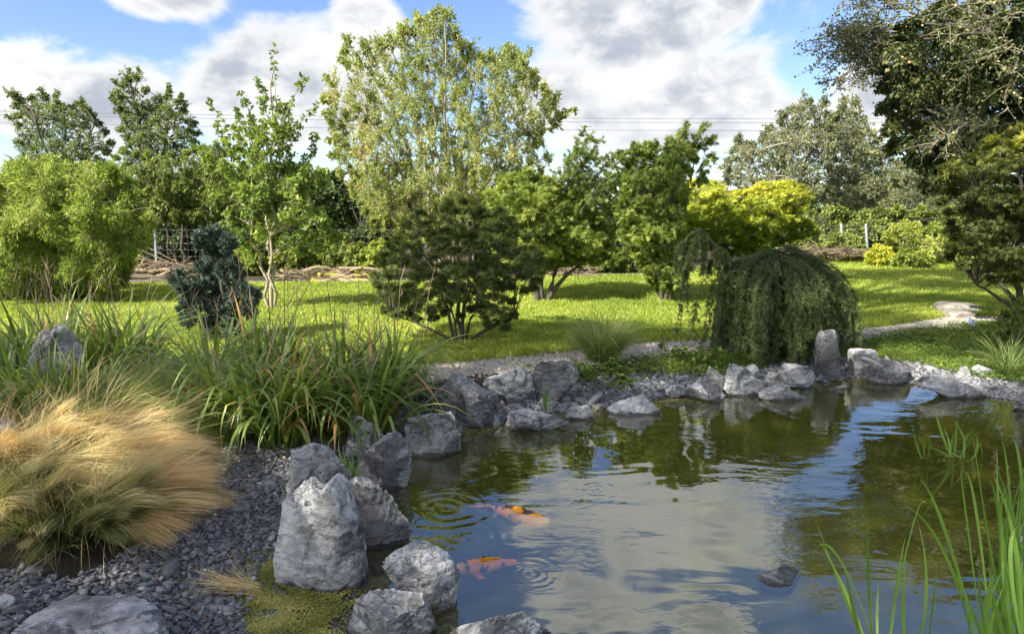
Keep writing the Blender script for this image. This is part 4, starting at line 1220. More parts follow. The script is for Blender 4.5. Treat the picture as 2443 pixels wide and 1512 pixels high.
# --- elderberry in the middle
ELD = T2([(150, 480), (250, 350), (280, 230), (400, 270), (480, 240), (600, 190), (690, 110), (830, 70), (920, 80), (940, 160), (1000, 280), (1080, 310), (1160, 310), (1250, 290), (1370, 320), (1400, 430), (1450, 490), (1540, 600), (1580, 680), (1540, 760), (1450, 850), (1400, 1000), (1330, 1150), (1150, 1330), (1000, 1420), (700, 1420), (500, 1350), (330, 1250), (250, 1050), (180, 850), (150, 700)])
woody('elder_tree', 'tall many-stemmed pale yellow-green elder, largest tree, in the middle', 'tree', at_land(1070, 16.2),
      [tuple(np.array(T2([p])).ravel()) + (b,) for p, b in [((860, 150), 0), ((820, 130), .05), ((700, 200), -.12), ((560, 280), -.2), ((420, 380), -.28), ((300, 500), -.36), ((950, 250), .12), ((1080, 380), .2), ((1230, 400), .28), ((1380, 520), .36), ((1480, 640), .44), ((760, 250), -.06), ((640, 500), -.25), ((1150, 600), .3)]],
      ELD, 16.2, 1.7, 210, 25, 22, 15, .060, .022, 'elder_leaf', 'bark_tan', seed=41, stem_r=.050, lim_r=.009, rise=.9, droop=.0, flatn=.4, twig_r=.0045, squash=1.5, fluff=1.0, start=.05, more=[([(800, 300), (900, 200), (1050, 120), (1180, 180), (1300, 280), (1310, 380), (1290, 470), (1240, 540), (1080, 560), (900, 550), (840, 500), (800, 400)], 95, 24), ([(830, 400), (1300, 400), (1280, 520), (1100, 570), (880, 560)], 70, 26)],
      shoots=[tuple(np.array(T2([(a, b), (c, e_)])).ravel()) for a, b, c, e_ in [(850, 220, 850, 35), (890, 230, 915, 45), (720, 250, 700, 75), (640, 300, 605, 160), (340, 350, 275, 215), (420, 370, 385, 245), (500, 350, 500, 230), (1010, 420, 1035, 270), (1250, 450, 1245, 270), (1290, 440, 1395, 300), (1390, 560, 1405, 425), (1430, 600, 1440, 480), (1500, 680, 1555, 580), (1520, 740, 1665, 655), (230, 570, 155, 470), (230, 640, 145, 600), (270, 850, 180, 850), (760, 240, 770, 105), (940, 300, 960, 230), (1330, 520, 1330, 330), (1150, 420, 1160, 300), (1260, 420, 1310, 300), (300, 420, 255, 360), (560, 330, 540, 215), (660, 260, 645, 130), (800, 230, 805, 80), (1080, 420, 1100, 330), (1190, 440, 1215, 330), (1340, 560, 1370, 400), (1470, 700, 1500, 540), (240, 720, 150, 680), (260, 930, 190, 940), (1480, 760, 1600, 700), (380, 470, 340, 330), (980, 380, 985, 250), (1420, 800, 1560, 770)]],
      sh=dict(side_n=16, side_len=.26, L=.085, W=.034, twig_r=.007, tint=.36, nlf=9))

# --- ginkgo
GK = T1([(1290, 1200), (1420, 1090), (1560, 1080), (1700, 1000), (1900, 1010), (2040, 1100), (1900, 1160), (1850, 1230), (1960, 1300), (2050, 1450), (1880, 1560), (1700, 1500), (1500, 1540), (1290, 1440), (1300, 1320), (1480, 1260)])
woody('ginkgo_tree', 'young ginkgo with fan leaves and long upright shoots, tan trunk', 'tree', at_land(640, 10.6),
      [tuple(np.array(T1([p])).ravel()) + (b,) for p, b in [((1655, 420), 0), ((1540, 700), .05), ((1400, 960), -.02)]],
      GK, 10.6, .6, 62, 21, 10, 8, .062, .075, 'ginkgo_leaf', 'bark_tan', 'fan', seed=43, stem_r=.034, lim_r=.010, flatn=.2, twig_r=.004, jit=.4, rise=.2,
      shoots=[tuple(np.array(T1([(a, b), (c, e_)])).ravel()) for a, b, c, e_ in [(1690, 1000, 1650, 262), (1700, 760, 1850, 435), (1700, 860, 1930, 622), (1670, 660, 1550, 480), (1610, 860, 1450, 560), (1480, 900, 1258, 610), (1560, 860, 1415, 665), (1860, 1030, 1910, 822), (1640, 760, 1580, 600)]],
      sh=dict(side_n=7, side_len=.11, nlf=5, tint=.30, twig_r=.005, thick=.2), extra=lambda gl, gb, r: sprays(gl, gb, [tuple(np.array(T1([(a, b), (c, e_)])).ravel()) for a, b, c, e_ in
      [(1590, 1180, 1290, 740), (1590, 1150, 1420, 760), (1600, 1120, 1480, 720), (1600, 1180, 1360, 860), (1590, 1150, 1520, 700), (1610, 1100, 1580, 720), (1640, 1100, 1660, 640), (1680, 1080, 1740, 640), (1690, 1050, 1700, 620), (1560, 1150, 1170, 880), (1540, 1180, 1220, 950), (1680, 950, 1760, 720), (1580, 1120, 1440, 830), (1600, 1150, 1540, 800), (1700, 1020, 1800, 760), (1570, 1200, 1320, 990), (1620, 1000, 1600, 760), (1680, 1120, 1850, 980)]],
      10.6, 5, .064, .078, 'fan', r, 20, .17, .005, .42, .35))

# --- maples
CM = [(890, 650), (925, 580), (960, 540), (1000, 490), (1050, 500), (1090, 465), (1150, 500), (1190, 490), (1250, 555), (1310, 620), (1275, 685), (1220, 705), (1235, 770), (1180, 795), (1130, 750), (1050, 755), (960, 770), (915, 745), (905, 695)]
woody('japanese_maple', 'dark low spreading maple with several thin trunks by the path', 'tree', at_land(1095, 8.0), [(1090, 520, 0), (1010, 600, -.06), (1190, 600, .06), (1130, 560, .03), (1060, 640, -.04), (1225, 760, .05), (935, 750, -.05)],
      CM, 8.0, .80, 150, 24, 14, 9, .046, .05, 'maple_leaf', 'bark_dark', 'palm', seed=47, group='japanese maples on the lawn', stem_r=.028, lim_r=.009, droop=.15, twig_r=.003, flatn=1.4, squash=.38)
MM = T4([(-80, 600), (40, 480), (180, 440), (330, 470), (500, 560), (620, 640), (740, 760), (820, 900), (840, 1040), (720, 1130), (560, 1110), (400, 1170), (250, 1190), (100, 1160), (-60, 1050)])
woody('japanese_maple', 'bright green spreading maple with two dark leaning trunks on the lawn', 'tree', at_land(1290, 11.6), [(1300, 480, 0), (1360, 560, .12), (1220, 540, -.05), (1400, 620, .1)],
      MM, 11.8, 1.0, 160, 26, 17, 9, .062, .062, 'fresh_leaf', 'bark_dark', 'palm', seed=53, group='japanese maples on the lawn', stem_r=.06, lim_r=.016, droop=.15, flatn=1.2, squash=.45, fluff=1.35,
      shoots=[tuple(np.array(T4([(a, b), (c, e_)])).ravel()) + (.06,) for a, b, c, e_ in [(420, 580, 650, 100), (430, 540, 700, 150), (470, 600, 770, 190), (500, 640, 820, 300), (560, 680, 900, 290), (450, 560, 600, 230), (610, 740, 960, 300), (470, 620, 740, 250), (640, 760, 1010, 390), (520, 600, 690, 300)]],
      sh=dict(side_n=26, side_len=.34, nlf=8, L=.062, W=.055, tint=.22, droop=.25, thick=.5, twig_r=.007))
UT = T4([(890, 720), (950, 580), (930, 450), (1000, 280), (1110, 280), (1190, 350), (1260, 250), (1370, 170), (1430, 220), (1480, 260), (1480, 340), (1430, 430), (1400, 560), (1380, 700), (1410, 1000), (1400, 1250), (1290, 1345), (1130, 1310), (1060, 1120), (920, 900)])
woody('upright_maple', 'upright green maple with arching shoot tips, leaves down to the grass', 'tree', at_land(1592, 11.4), [(1620, 320, 0), (1510, 380, -.06), (1560, 460, .02), (1650, 430, .05)],
      UT, 11.4, .8, 150, 22, 14, 9, .062, .055, 'fresh_leaf', 'bark_dark', 'palm', seed=59, group='japanese maples on the lawn', stem_r=.05, lim_r=.014, droop=.25, flatn=1.0, squash=.6, fluff=1.3, tint_fn=lambda P, t_, r: t_ - .12,
      shoots=[tuple(np.array(T4([(a, b), (c, e_)])).ravel()) + (.12,) for a, b, c, e_ in [(1480, 300, 1620, 172), (1430, 260, 1545, 80), (1390, 260, 1400, 72), (1470, 460, 1612, 295), (1020, 330, 880, 290), (1110, 330, 1180, 210), (1260, 330, 1270, 190), (1040, 330, 1010, 225), (1060, 320, 1110, 230), (1460, 560, 1560, 440)]],
      sh=dict(side_n=14, side_len=.22, nlf=8, L=.065, W=.055, tint=.3, droop=.35))
GM = T4([(1220, 800), (1330, 690), (1420, 630), (1400, 500), (1500, 520), (1600, 500), (1680, 570), (1800, 610), (1900, 560), (2050, 520), (2220, 530), (2310, 580), (2310, 680), (2240, 760), (2370, 860), (2360, 920), (2210, 950), (2060, 1010), (1850, 1090), (1700, 1060), (1500, 1010), (1350, 910)])
zt = at_depth(1700, 560, 13.2)[2]; zl = at_depth(1700, 600, 13.2)[2]
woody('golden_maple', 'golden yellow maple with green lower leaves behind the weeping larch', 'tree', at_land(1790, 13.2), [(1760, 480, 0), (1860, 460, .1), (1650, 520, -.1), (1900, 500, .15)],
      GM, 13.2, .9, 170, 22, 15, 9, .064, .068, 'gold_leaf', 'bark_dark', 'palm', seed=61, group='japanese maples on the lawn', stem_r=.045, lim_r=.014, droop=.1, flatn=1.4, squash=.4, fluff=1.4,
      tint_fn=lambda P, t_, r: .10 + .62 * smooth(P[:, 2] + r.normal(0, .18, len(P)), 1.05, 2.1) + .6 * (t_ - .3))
RM = T3([(1560, 800), (1650, 735), (1800, 690), (1850, 610), (2000, 590), (2250, 560), (2400, 700), (2350, 1330), (1950, 1330), (1800, 1300), (1620, 1210), (1600, 1050), (1575, 900)])
woody('bronze_maple', 'large bronze-green maple with yellow tips cut by the right frame edge', 'tree', at_land(2480, 9.2), [(2430, 380, 0), (2340, 480, -.06), (2300, 600, -.05), (2330, 680, -.04), (2520, 480, .05)],
      RM, 9.2, .9, 190, 32, 20, 9, .056, .052, 'bronze_leaf', 'bark_dark', 'palm', seed=67, stem_r=.06, lim_r=.014, droop=.1, flatn=1.3, squash=.35,
      tint_fn=lambda P, t_, r: t_ - .1 + .35 * smooth(P[:, 2], 1.7, 2.7))
woody('bright_shrub', 'pale lime shrub mass at the lawn edge under the dark tree', 'shrub', at_land(2190, 17.5), [(2160, 570, -.1), (2230, 560, .1), (2280, 570, .3)],
      T3([(1320, 1090), (1420, 1040), (1500, 1050), (1640, 1080), (1700, 1130), (1700, 1240), (1500, 1245), (1350, 1235)]),
      17.5, .7, 50, 26, 30, 11, .065, .035, 'fresh_leaf', 'bark_grey', seed=71, stem_r=.02, lim_r=.008, tint_fn=lambda P, t_, r: t_ + .3)
woody('golden_shrub', 'small round golden-yellow shrub at the far lawn edge', 'shrub', at_land(2090, 16.6), [(2080, 600, 0), (2110, 600, .05)],
      T3([(1240, 1185), (1290, 1145), (1350, 1160), (1345, 1210), (1300, 1245), (1250, 1235)]),
      16.6, .3, 22, 16, 26, 10, .06, .032, 'gold_leaf', 'bark_grey', seed=73, stem_r=.012, lim_r=.006, tint_fn=lambda P, t_, r: t_ + .42)
woody('spiraea_shrub', 'rounded grey-green shrub right of the small golden one', 'shrub', at_land(2175, 16.2), [(2160, 610, 0), (2195, 610, .05)],
      T3([(1355, 1220), (1400, 1170), (1480, 1160), (1540, 1200), (1550, 1240), (1450, 1252), (1370, 1248)]),
      16.2, .35, 24, 18, 28, 10, .05, .026, 'fresh_leaf', 'bark_grey', seed=79, stem_r=.012, lim_r=.006, tint_fn=lambda P, t_, r: t_ + .12)
woody('path_shrub', 'fresh green shrub at the path end under the bronze maple', 'shrub', at_land(2440, 7.9), [(2420, 760, 0), (2460, 750, .05), (2395, 780, -.04)],
      [(2378, 790), (2395, 745), (2430, 720), (2480, 715), (2520, 760), (2510, 830), (2430, 838), (2390, 820)],
      7.9, .25, 26, 20, 26, 10, .045, .016, 'fresh_leaf', 'bark_grey', seed=83, stem_r=.01, lim_r=.004, rise=.4, tint_fn=lambda P, t_, r: t_ - .15)

# --- bamboo clump
r = np.random.default_rng(89)
root = thing('bamboo', 'broad yellow-green bamboo clump filling the edge behind the daylilies', 'bamboo', at_land(130, 11.8))
gl, gb, gc = Geo(), Geo(), Geo()
BP = T1([(-200, 1150), (0, 1090), (100, 1020), (300, 1000), (500, 1050), (650, 1020), (780, 1110), (850, 1250), (910, 1360), (860, 1500), (790, 1640), (700, 1800), (-200, 1850)])
C, R = poly_clusters(BP, 11.8, 1.0, 150, 30, r)
tops = T1([(40, 1000), (160, 960), (300, 960), (420, 1010), (560, 1010), (690, 990), (-60, 1060), (800, 1150), (240, 980), (500, 1000)])
for k in range(34):
    b = at_land(r.uniform(10, 250), 11.8) + (0, r.uniform(-.5, .5), 0)
    c = C[r.integers(len(C))] + (0, 0, .25)
    gc_p = bezier(b, np.array([b[0] * .8 + c[0] * .2, b[1], c[2]]), c, 10)
    tubes(gc, gc_p, np.linspace(.010, .004, 10), 5)
limbs(gb, [bezier(at_land(x, 11.8), at_land(x, 11.8) + (0, 0, 1.0), at_depth(x, 480, 11.8), 8) for x in (0, 70, 140, 210, 270)], C, r, .006)
foliage(gl, gb, C, R * 1.15, 52, 13, .080, .0088, 'leaf', r, droop=.25, rise=.75, out=.4, flatn=.5, twig_r=.0025, jit=.3, squash=1.25)
sprays(gl, gb, [(x + r.uniform(-20, 20), y + 70, x + r.uniform(-15, 15), y - 5, .05) for x, y in tops], 11.8, 9, .11, .014, 'leaf', r, 14, .3, .004, .5, .8, .2)
gc.obj('culms', M['bark_tan'], root, smooth=True); gb.obj('branches', M['bark_tan'], root); gl.obj('leaves', M['bamboo_leaf'], root)

# --- blue pine
r = np.random.default_rng(97)
pb = at_land(535, 8.2)
root = thing('blue_pine', 'small blue-green pine with needle clouds behind the daylilies', 'pine', pb)
gt, gl = Geo(), Geo()
blobs = [(510, 570, 44), (480, 575, 26), (545, 585, 28), (520, 605, 40), (485, 640, 26), (545, 640, 40), (515, 655, 34), (560, 665, 30), (435, 690, 26), (418, 672, 16), (475, 690, 36), (520, 700, 40), (570, 700, 40), (600, 705, 26), (450, 720, 30), (490, 740, 36), (545, 745, 40), (590, 740, 28), (450, 765, 22), (500, 780, 30), (555, 785, 32), (430, 655, 14), (440, 740, 20)]
tops = []
stem = np.array([pb, pb + (.02, 0, .25), at_depth(535, 720, 8.2), at_depth(525, 650, 8.2), at_depth(512, 590, 8.2)])
tubes(gt, stem, [.04, .036, .03, .022, .012], 6)
for bx, by, br in blobs:
    c = at_depth(bx, by, 8.2 + r.uniform(-.2, .15)); R_ = br * 8.2 / FPX
    k = np.argmin(np.linalg.norm(stem - c, axis=1) + 2 * np.maximum(0, stem[:, 2] - c[2]))
    tubes(gt, bezier(stem[k], (stem[k] + c) / 2 - (0, 0, .03), c, 6), np.linspace(.014, .006, 6), 4)
    n = int(20 + br * .9)
    dv = unit(r.normal(size=(n, 3)) + (0, 0, .35)); e = c + dv * (R_ * r.uniform(.45, .85, n))[:, None]
    tubes(gt, bezier(np.broadcast_to(c, e.shape), (c + e) / 2, e, 3), np.full((n, 3), .003), 3)
    q = 46
    ei = np.repeat(np.arange(n), q); m = len(ei)
    ax = unit(dv[ei] + np.array([0, 0, .5]))
    P = e[ei] - ax * r.uniform(0, .06, m)[:, None]
    D = unit(ax * .75 + unit(r.normal(size=(m, 3))) * .75)
    leaves(gl, P, D, r.normal(size=(m, 3)), r.uniform(.045, .075, m), .0042, 'leaf', np.clip(.5 + r.normal(0, .15, n)[ei] + r.normal(0, .15, m), 0, 1))
gt.obj('trunk', M['bark_dark'], root, smooth=True); gl.obj('needles', M['pine_needle'], root)

# --- weeping larch
r = np.random.default_rng(101)
LD = 7.7
lb = at_land(1845, LD + .1)
root = thing('weeping_larch', 'dome-shaped weeping larch with hanging needle curtains and a drooping side arm', 'larch', lb)
gt, gb, gl = Geo(), Geo(), Geo()
ctr = at_depth(1838, 860, LD)
Hh = at_depth(1850, 592, LD)[2] - ctr[2]; Rx = 195 * LD / FPX
leader = np.array([lb, lb + (-.02, 0, .4), at_depth(1840, 660, LD), at_depth(1860, 600, LD), at_depth(1900, 615, LD)])
tubes(gt, leader, [.045, .04, .032, .022, .012], 7)
arm = np.array([at_depth(1838, 680, LD), at_depth(1780, 650, LD), at_depth(1735, 620, LD - .05), at_depth(1700, 580, LD - .05), at_depth(1672, 545, LD - .1), at_depth(1650, 560, LD - .1)])
arm = np.concatenate([bezier(arm[0], arm[1], arm[2], 5), bezier(arm[2], arm[3], arm[4], 5)[1:], arm[5:]])
tubes(gt, arm, np.linspace(.024, .008, len(arm)), 6)
curves = []
Rx *= 1.10
curt = [(p_ + r.normal(0, .14), r.uniform(.50, 1.0), r.uniform(.80, 1.06), r.uniform(.01, .30)) for p_ in np.linspace(-3.05, .15, 17)] + [(r.uniform(.3, 2.8), r.uniform(.5, .95), r.uniform(.88, 1.0), .15) for _ in range(8)]
for (p_, u_, zt_, ze_) in curt:
    for k in range(9):
        ph = p_ + r.normal(0, .085); u = np.clip(u_ * r.uniform(.55, 1.06), .1, 1.04)
        ex = Rx * u * math.cos(ph); ey = Rx * .85 * u * math.sin(ph)
        ztop = Hh * math.sqrt(max(0.0, 1 - (.60 * u) ** 2)) * zt_ * r.uniform(.96, 1.02)
        zend = Hh * np.clip(ze_ + r.normal(0, .07), .01, .5)
        if ex > .8 * Rx: zend = Hh * r.uniform(.15, .38)
        t_ = np.linspace(0, 1, 16)
        rad = np.sin(np.minimum(t_ * 2.0, 1) * math.pi / 2) ** .9 * (.88 + .14 * t_)
        zz = np.where(t_ < .35, ztop - (ztop * .09) * (t_ / .35) ** 2, 0)
        zz = np.where(t_ >= .35, ztop * .91 - (ztop * .91 - zend) * (np.maximum(t_ - .35, 0) / .65) ** .95, zz)
        p = np.stack([ctr[0] + .02 + ex * rad, ctr[1] + ey * rad, ctr[2] + zz], -1)
        p[:, :2] += np.cumsum(r.normal(0, .008, (16, 2)), 0)
        curves.append(p)
for k in range(34):
    i = r.uniform(1.2, len(arm) - 1.01); s = arm[int(i)] * (1 - i % 1) + arm[int(i) + 1] * (i % 1)
    L_ = r.uniform(.14, .40) * (1.3 if i > 6 else .8) + (r.uniform(.05, .35) if i < 4 else 0)
    out = np.array([r.normal(0, .10) - (.10 if i > 6 else 0), r.normal(0, .10), 0])
    t_ = np.linspace(0, 1, 16)[:, None]
    p = s + out * np.minimum(1, t_ * 2) - np.array([0, 0, 1.0]) * L_ * t_ ** 1.2
    p[:, :2] += np.cumsum(r.normal(0, .007, (16, 2)), 0)
    curves.append(p)
e = at_depth(1612, 815, LD - .1)
for tx in (1612, 1622, 1640):
    curves.append(bezier(arm[-1], at_depth(1640, 560, LD - .1), at_depth(tx, 815 - (tx - 1612) * 2.5, LD - .1), 16))
for k in range(10):                                                  # the outermost right branches, arched like ribs
    s = at_depth(1900 + r.uniform(-30, 30), 605 + r.uniform(-5, 10), LD + r.uniform(-.3, .2)); px = r.uniform(1990, 2050)
    curves.append(bezier(s, at_depth(px + 5, 620 + r.uniform(-10, 30), LD + r.uniform(-.2, .2)), at_depth(px, r.uniform(770, 840), LD + r.uniform(-.2, .2)), 16))
CV = np.array(curves)
tubes(gb, CV, np.broadcast_to(np.linspace(.005, .002, 16)[None], CV.shape[:2]), 4)
# short side shoots on every hanging branch
ns = 14
ci = np.repeat(np.arange(len(CV)), ns); pi_ = r.integers(3, 15, len(ci))
S = CV[ci, pi_]; ang = r.uniform(0, 6.28, len(ci)); ln = r.uniform(.04, .12, len(ci))
E = S + np.stack([np.cos(ang) * .6, np.sin(ang) * .6, -np.ones(len(ci)) * .8], -1) * ln[:, None]
SH = bezier(S, (S + E) / 2 + (0, 0, .01), E, 5)
tubes(gb, SH, np.full(SH.shape[:2], .002), 3)


def tufts(tw, q, L, r, w=.0036):
    n, k, _ = tw.shape
    ti = np.repeat(np.arange(n), q); m = len(ti)
    t_ = r.uniform(.05, 1, m) * (k - 1.001); t_ = np.round(t_ * 2.5) / 2.5; t_ = np.minimum(t_, k - 1.01)
    i0 = t_.astype(int); f = (t_ - i0)[:, None]
    P = tw[ti, i0] * (1 - f) + tw[ti, i0 + 1] * f
    tg = unit(tw[ti, i0 + 1] - tw[ti, i0])
    D = unit(tg * .55 + unit(r.normal(size=(m, 3))) * .9)
    leaves(gl, P, D, r.normal(size=(m, 3)), r.uniform(.6, 1.15, m) * L, w, 'leaf', np.clip(.40 + r.normal(0, .18, n)[ti] + .22 * (t_ / (k - 1) - .5) + r.normal(0, .15, m), 0, 1))


tufts(CV, 360, .046, r, .0042); tufts(SH, 36, .040, r, .0042)
gt.obj('trunk', M['bark_dark'], root, smooth=True); gb.obj('branches', M['bark_dark'], root); gl.obj('needles', M['larch_needle'], root)

# ------------------------------------------------------------------ strap-leaved and fine grasses


def arch_blades(n, P0, L, a0, a1, az_, nseg, r, power=1.5, kink=None):
    """blades rooted at P0: angle from upright grows from a0 to a0+a1 along the blade, leaning towards azimuth az_"""
    t_ = np.linspace(0, 1, nseg)
    a = a0[:, None] + a1[:, None] * t_[None] ** power
    if kink is not None:
        has, where, by = kink
        a = a + np.where(has[:, None], by[:, None] * smooth(t_[None], where[:, None] - .04, where[:, None] + .04), 0)
    step = (L / (nseg - 1))[:, None]
    h = np.cumsum(np.sin(a) * step, 1) - np.sin(a[:, :1]) * step; v = np.cumsum(np.cos(a) * step, 1) - np.cos(a[:, :1]) * step
    o = np.stack([np.cos(az_), np.sin(az_)], -1)
    return np.concatenate([P0[:, None, :2] + o[:, None] * h[..., None], (P0[:, None, 2:] + v[..., None])], -1), o


def daylily(px, d, label, seed, n=75, L=(.55, .95), spread=.13, stems=6, hmul=1.0):
    r = np.random.default_rng(seed)
    b = at_land(px, d)
    root = thing('daylily_clump', label, 'daylily', b, 'daylily clumps on the bank')
    a = r.uniform(0, 6.28, n); rr = spread * np.sqrt(r.uniform(0, 1, n))
    P0 = b + np.stack([np.cos(a) * rr, np.sin(a) * rr, np.full(n, -.02)], -1)
    az_ = a + r.normal(0, .5, n)
    Ls = r.uniform(*L, n) * hmul
    P, o = arch_blades(n, P0, Ls, r.uniform(.02, .5, n), r.uniform(.4, 2.7, n), az_, 12, r, 1.7, (r.uniform(size=n) < .28, r.uniform(.5, .8, n), r.uniform(.6, 1.5, n)))
    P[..., 2] = np.maximum(P[..., 2], land(P[..., 0], P[..., 1]) + .01)
    side = np.stack([-o[:, 1], o[:, 0], np.zeros(n)], -1); S = np.broadcast_to(side[:, None], P.shape)
    t_ = np.linspace(0, 1, 12)
    w = (np.minimum(1, .55 + t_ * 1.2) * np.clip((1 - t_) * 2.6, .03, 1))[None] * r.uniform(.0095, .0165, n)[:, None]
    tint = np.clip(r.normal(.5, .18, n), 0, .86); dry = r.uniform(size=n) < .05; tint[dry] = r.uniform(.92, 1, dry.sum())
    T = np.clip(tint[:, None] + .12 * (t_[None] - .4), 0, 1)
    g = Geo(); strips(g, P, S, w, T, fold=.35); g.obj('leaves', M['lily_leaf'], root, smooth=False)
    if stems:
        gs = Geo()
        for k in range(stems):
            h = r.uniform(.75, 1.15) * hmul; lean = r.normal(0, .18, 2)
            s = b + np.array([r.normal(0, .08), r.normal(0, .08), 0]); e = s + (lean[0] * h, lean[1] * h, h)
            p = bezier(s, s + (lean[0] * .3 * h, lean[1] * .3 * h, h * .6), e, 8)
            tubes(gs, p, np.linspace(.0042, .0022, 8), 4, r.uniform(0, 1))
            for j in range(r.integers(1, 4)):
                i = r.integers(5, 8); q = p[i] + (r.normal(0, .06), r.normal(0, .06), r.uniform(.05, .14))
                tubes(gs, bezier(p[i], (p[i] + q) / 2 + r.normal(0, .012, 3), q, 4), np.linspace(.0022, .0016, 4), 3, r.uniform(.3, 1))
        gs.obj('seed_stalks', M['dry_stem'], root)
    return root


LILY = [(40, 5.9, 'daylily clump at the frame edge beside the half-hidden boulder'), (-20, 5.3, 'daylily clump mostly cut off by the left frame edge'), (125, 6.3, 'daylily clump standing right behind the half-hidden boulder'), (245, 5.8, 'daylily clump to the right of the half-hidden boulder'),
        (290, 6.1, 'daylily clump arching over the lawn gap, rightmost of the group round the boulder'), (90, 4.75, 'low dark daylily clump in front of the half-hidden boulder'), (480, 5.6, 'sparse daylily clump in front of the blue pine'), (585, 5.0, 'daylily clump at the left end of the large drooping mass'),
        (660, 5.5, 'tall daylily clump in the back of the large mass below the pine'), (700, 4.85, 'daylily clump with folded leaves hanging over the slate chips, front centre'), (790, 5.4, 'tall daylily clump in the back centre below the ginkgo'), (800, 4.9, 'daylily clump drooping just left of the small light boulder'),
        (880, 5.2, 'daylily clump in the right half of the mass behind the light boulder'), (930, 5.75, 'daylily clump leaning over the gravel path'), (600, 5.9, 'daylily clump with tall bare stalks behind the mass'), (640, 4.62, 'daylily clump hanging lowest over the chips, front left of the large mass'), (150, 4.95, 'daylily clump with short leaves crossing the front of the half-hidden boulder'), (55, 5.05, 'short daylily clump at the left foot of the half-hidden boulder'), (865, 4.8, 'daylily clump with leaf tips touching the small light boulder'), (545, 4.75, 'loose daylily clump between the green feather grass and the large mass')]
for k, (px, d, lab) in enumerate(LILY):
    daylily(px, d, lab, 200 + k, n=95 if px > 450 else 115, stems=[4, 2, 7, 5, 4, 2, 5, 3, 7, 2, 7, 2, 6, 6, 5, 0, 1, 2, 1, 2][k], L=(.42, .68) if 40 < px < 160 and d < 5.1 else (.6, 1.08) if px < 450 else (.55, 1.02), spread=.15)


def hairy(name, label, px, d, seed, n, L, a0, a1, wind, wstr, mat, w, tint, cat='grass', group=None, spread=.08, nseg=10, along=.5, power=1.3, at=None, floor=True, locks=0, lock_w=.045):
    """tussock of hair-fine strands, gathered in locks, leaning with the wind"""
    r = np.random.default_rng(seed)
    b = np.asarray(at) if at is not None else at_land(px, d)
    K = locks or n
    a = r.uniform(0, 6.28, K); rr = spread * np.sqrt(r.uniform(0, 1, K))
    root_k = np.stack([np.cos(a) * rr, np.sin(a) * rr], -1)
    vx = np.cos(a) + wstr * math.cos(wind) + r.normal(0, .25, K); vy = np.sin(a) + wstr * math.sin(wind) + r.normal(0, .25, K)
    az_k = np.arctan2(vy, vx); a0_k = np.abs(r.normal(a0, .12, K)); a1_k = r.uniform(*a1, K); L_k = r.uniform(*L, K); t_k = r.normal(0, .13, K); bd_k = r.normal(0, .25, K)
    k = r.integers(0, K, n) if locks else np.arange(n)
    jw = np.where(r.uniform(size=n) < .14, .11, lock_w) if locks else np.zeros(n)      # a few stray strands
    P0 = np.concatenate([b[:2] + root_k[k] + r.normal(0, 1, (n, 2)) * np.maximum(jw * .3, .004)[:, None], np.full((n, 1), b[2] - .01)], -1)
    az_ = az_k[k] + r.normal(0, 1, n) * jw * 4.5
    P, o = arch_blades(n, P0, L_k[k] * r.uniform(.72, 1.12, n), np.abs(a0_k[k] + r.normal(0, 1, n) * jw * 2.5), a1_k[k] + r.normal(0, 1, n) * jw * 4, az_, nseg, r, power, (r.uniform(size=n) < .12, r.uniform(.25, .8, n), r.normal(0, .6, n)))
    bend = (bd_k[k] + r.normal(0, .10, n))[:, None] * np.linspace(0, 1, nseg)[None] ** 2
    side = np.stack([-o[:, 1], o[:, 0], np.zeros(n)], -1)
    P = P + side[:, None] * (bend * .35)[..., None]
    if locks:                                                     # the strands of a lock draw together into a wisp
        cnt = np.maximum(np.bincount(k, minlength=K), 1)
        mean = np.zeros((K, nseg, 3)); np.add.at(mean, k, P); mean /= cnt[:, None, None]
        f_ = (.72 * np.linspace(0, 1, nseg) ** 1.2)[None, :, None] * (jw < .08)[:, None, None]
        P = P * (1 - f_) + mean[k] * f_
    if floor:
        gz = np.maximum(land(P[..., 0], P[..., 1]), 0) + .006 + r.uniform(0, .05, (n, 1))
        P[..., 2] = np.where(P[..., 2] < gz, gz + .12 * np.tanh((P[..., 2] - gz) * .3), P[..., 2])
    S = unit(side[:, None] * np.ones((1, nseg, 1)) + np.array([0, 0, 1.0]) * r.normal(0, .7, n)[:, None, None])
    t_ = np.linspace(0, 1, nseg)
    T = np.clip(tint + t_k[k][:, None] + r.normal(0, .10, n)[:, None] + along * (t_[None] - .35), 0, 1)
    g = Geo(); strips(g, P, S, (np.clip((1 - t_) * 4, .25, 1) * w)[None] * r.uniform(.7, 1.3, n)[:, None], T)
    o = g.obj(name, M[mat], loc=b)
    return tag(o, label, cat, group)


FG = 'feather grass tussocks'
STRAW = dict(mat='straw_grass', w=.0011, group=FG)
hairy('feather_grass', 'straw feather grass tussock in the back wave, arching to the chips below the daylilies', 110, 4.35, 301, 4200, (.62, .90), .80, (.75, 1.05), -.12, 3.4, tint=.60, spread=.19, along=.34, locks=40, lock_w=.022, power=.55, **STRAW)
hairy('feather_grass', 'straw feather grass tussock in the middle wave with the longest tips on the slate chips', 105, 3.85, 302, 4600, (.68, 1.0), .80, (.75, 1.05), -.16, 3.4, tint=.62, spread=.19, along=.36, locks=40, lock_w=.022, power=.55, **STRAW)
hairy('feather_grass', 'feather grass tussock with amber tips lying on the chips, nearest the tall pale boulder', 170, 3.42, 303, 3600, (.46, .72), .85, (.7, 1.0), -.10, 3.0, tint=.62, spread=.14, along=.5, locks=32, lock_w=.022, power=.6, **STRAW)
hairy('feather_grass', 'green-based feather grass tussock fanning out above the corner slab', 105, 3.15, 304, 5200, (.32, .52), .55, (.5, 1.2), -.05, 1.2, tint=.20, spread=.19, along=.45, locks=60, lock_w=.03, **STRAW)
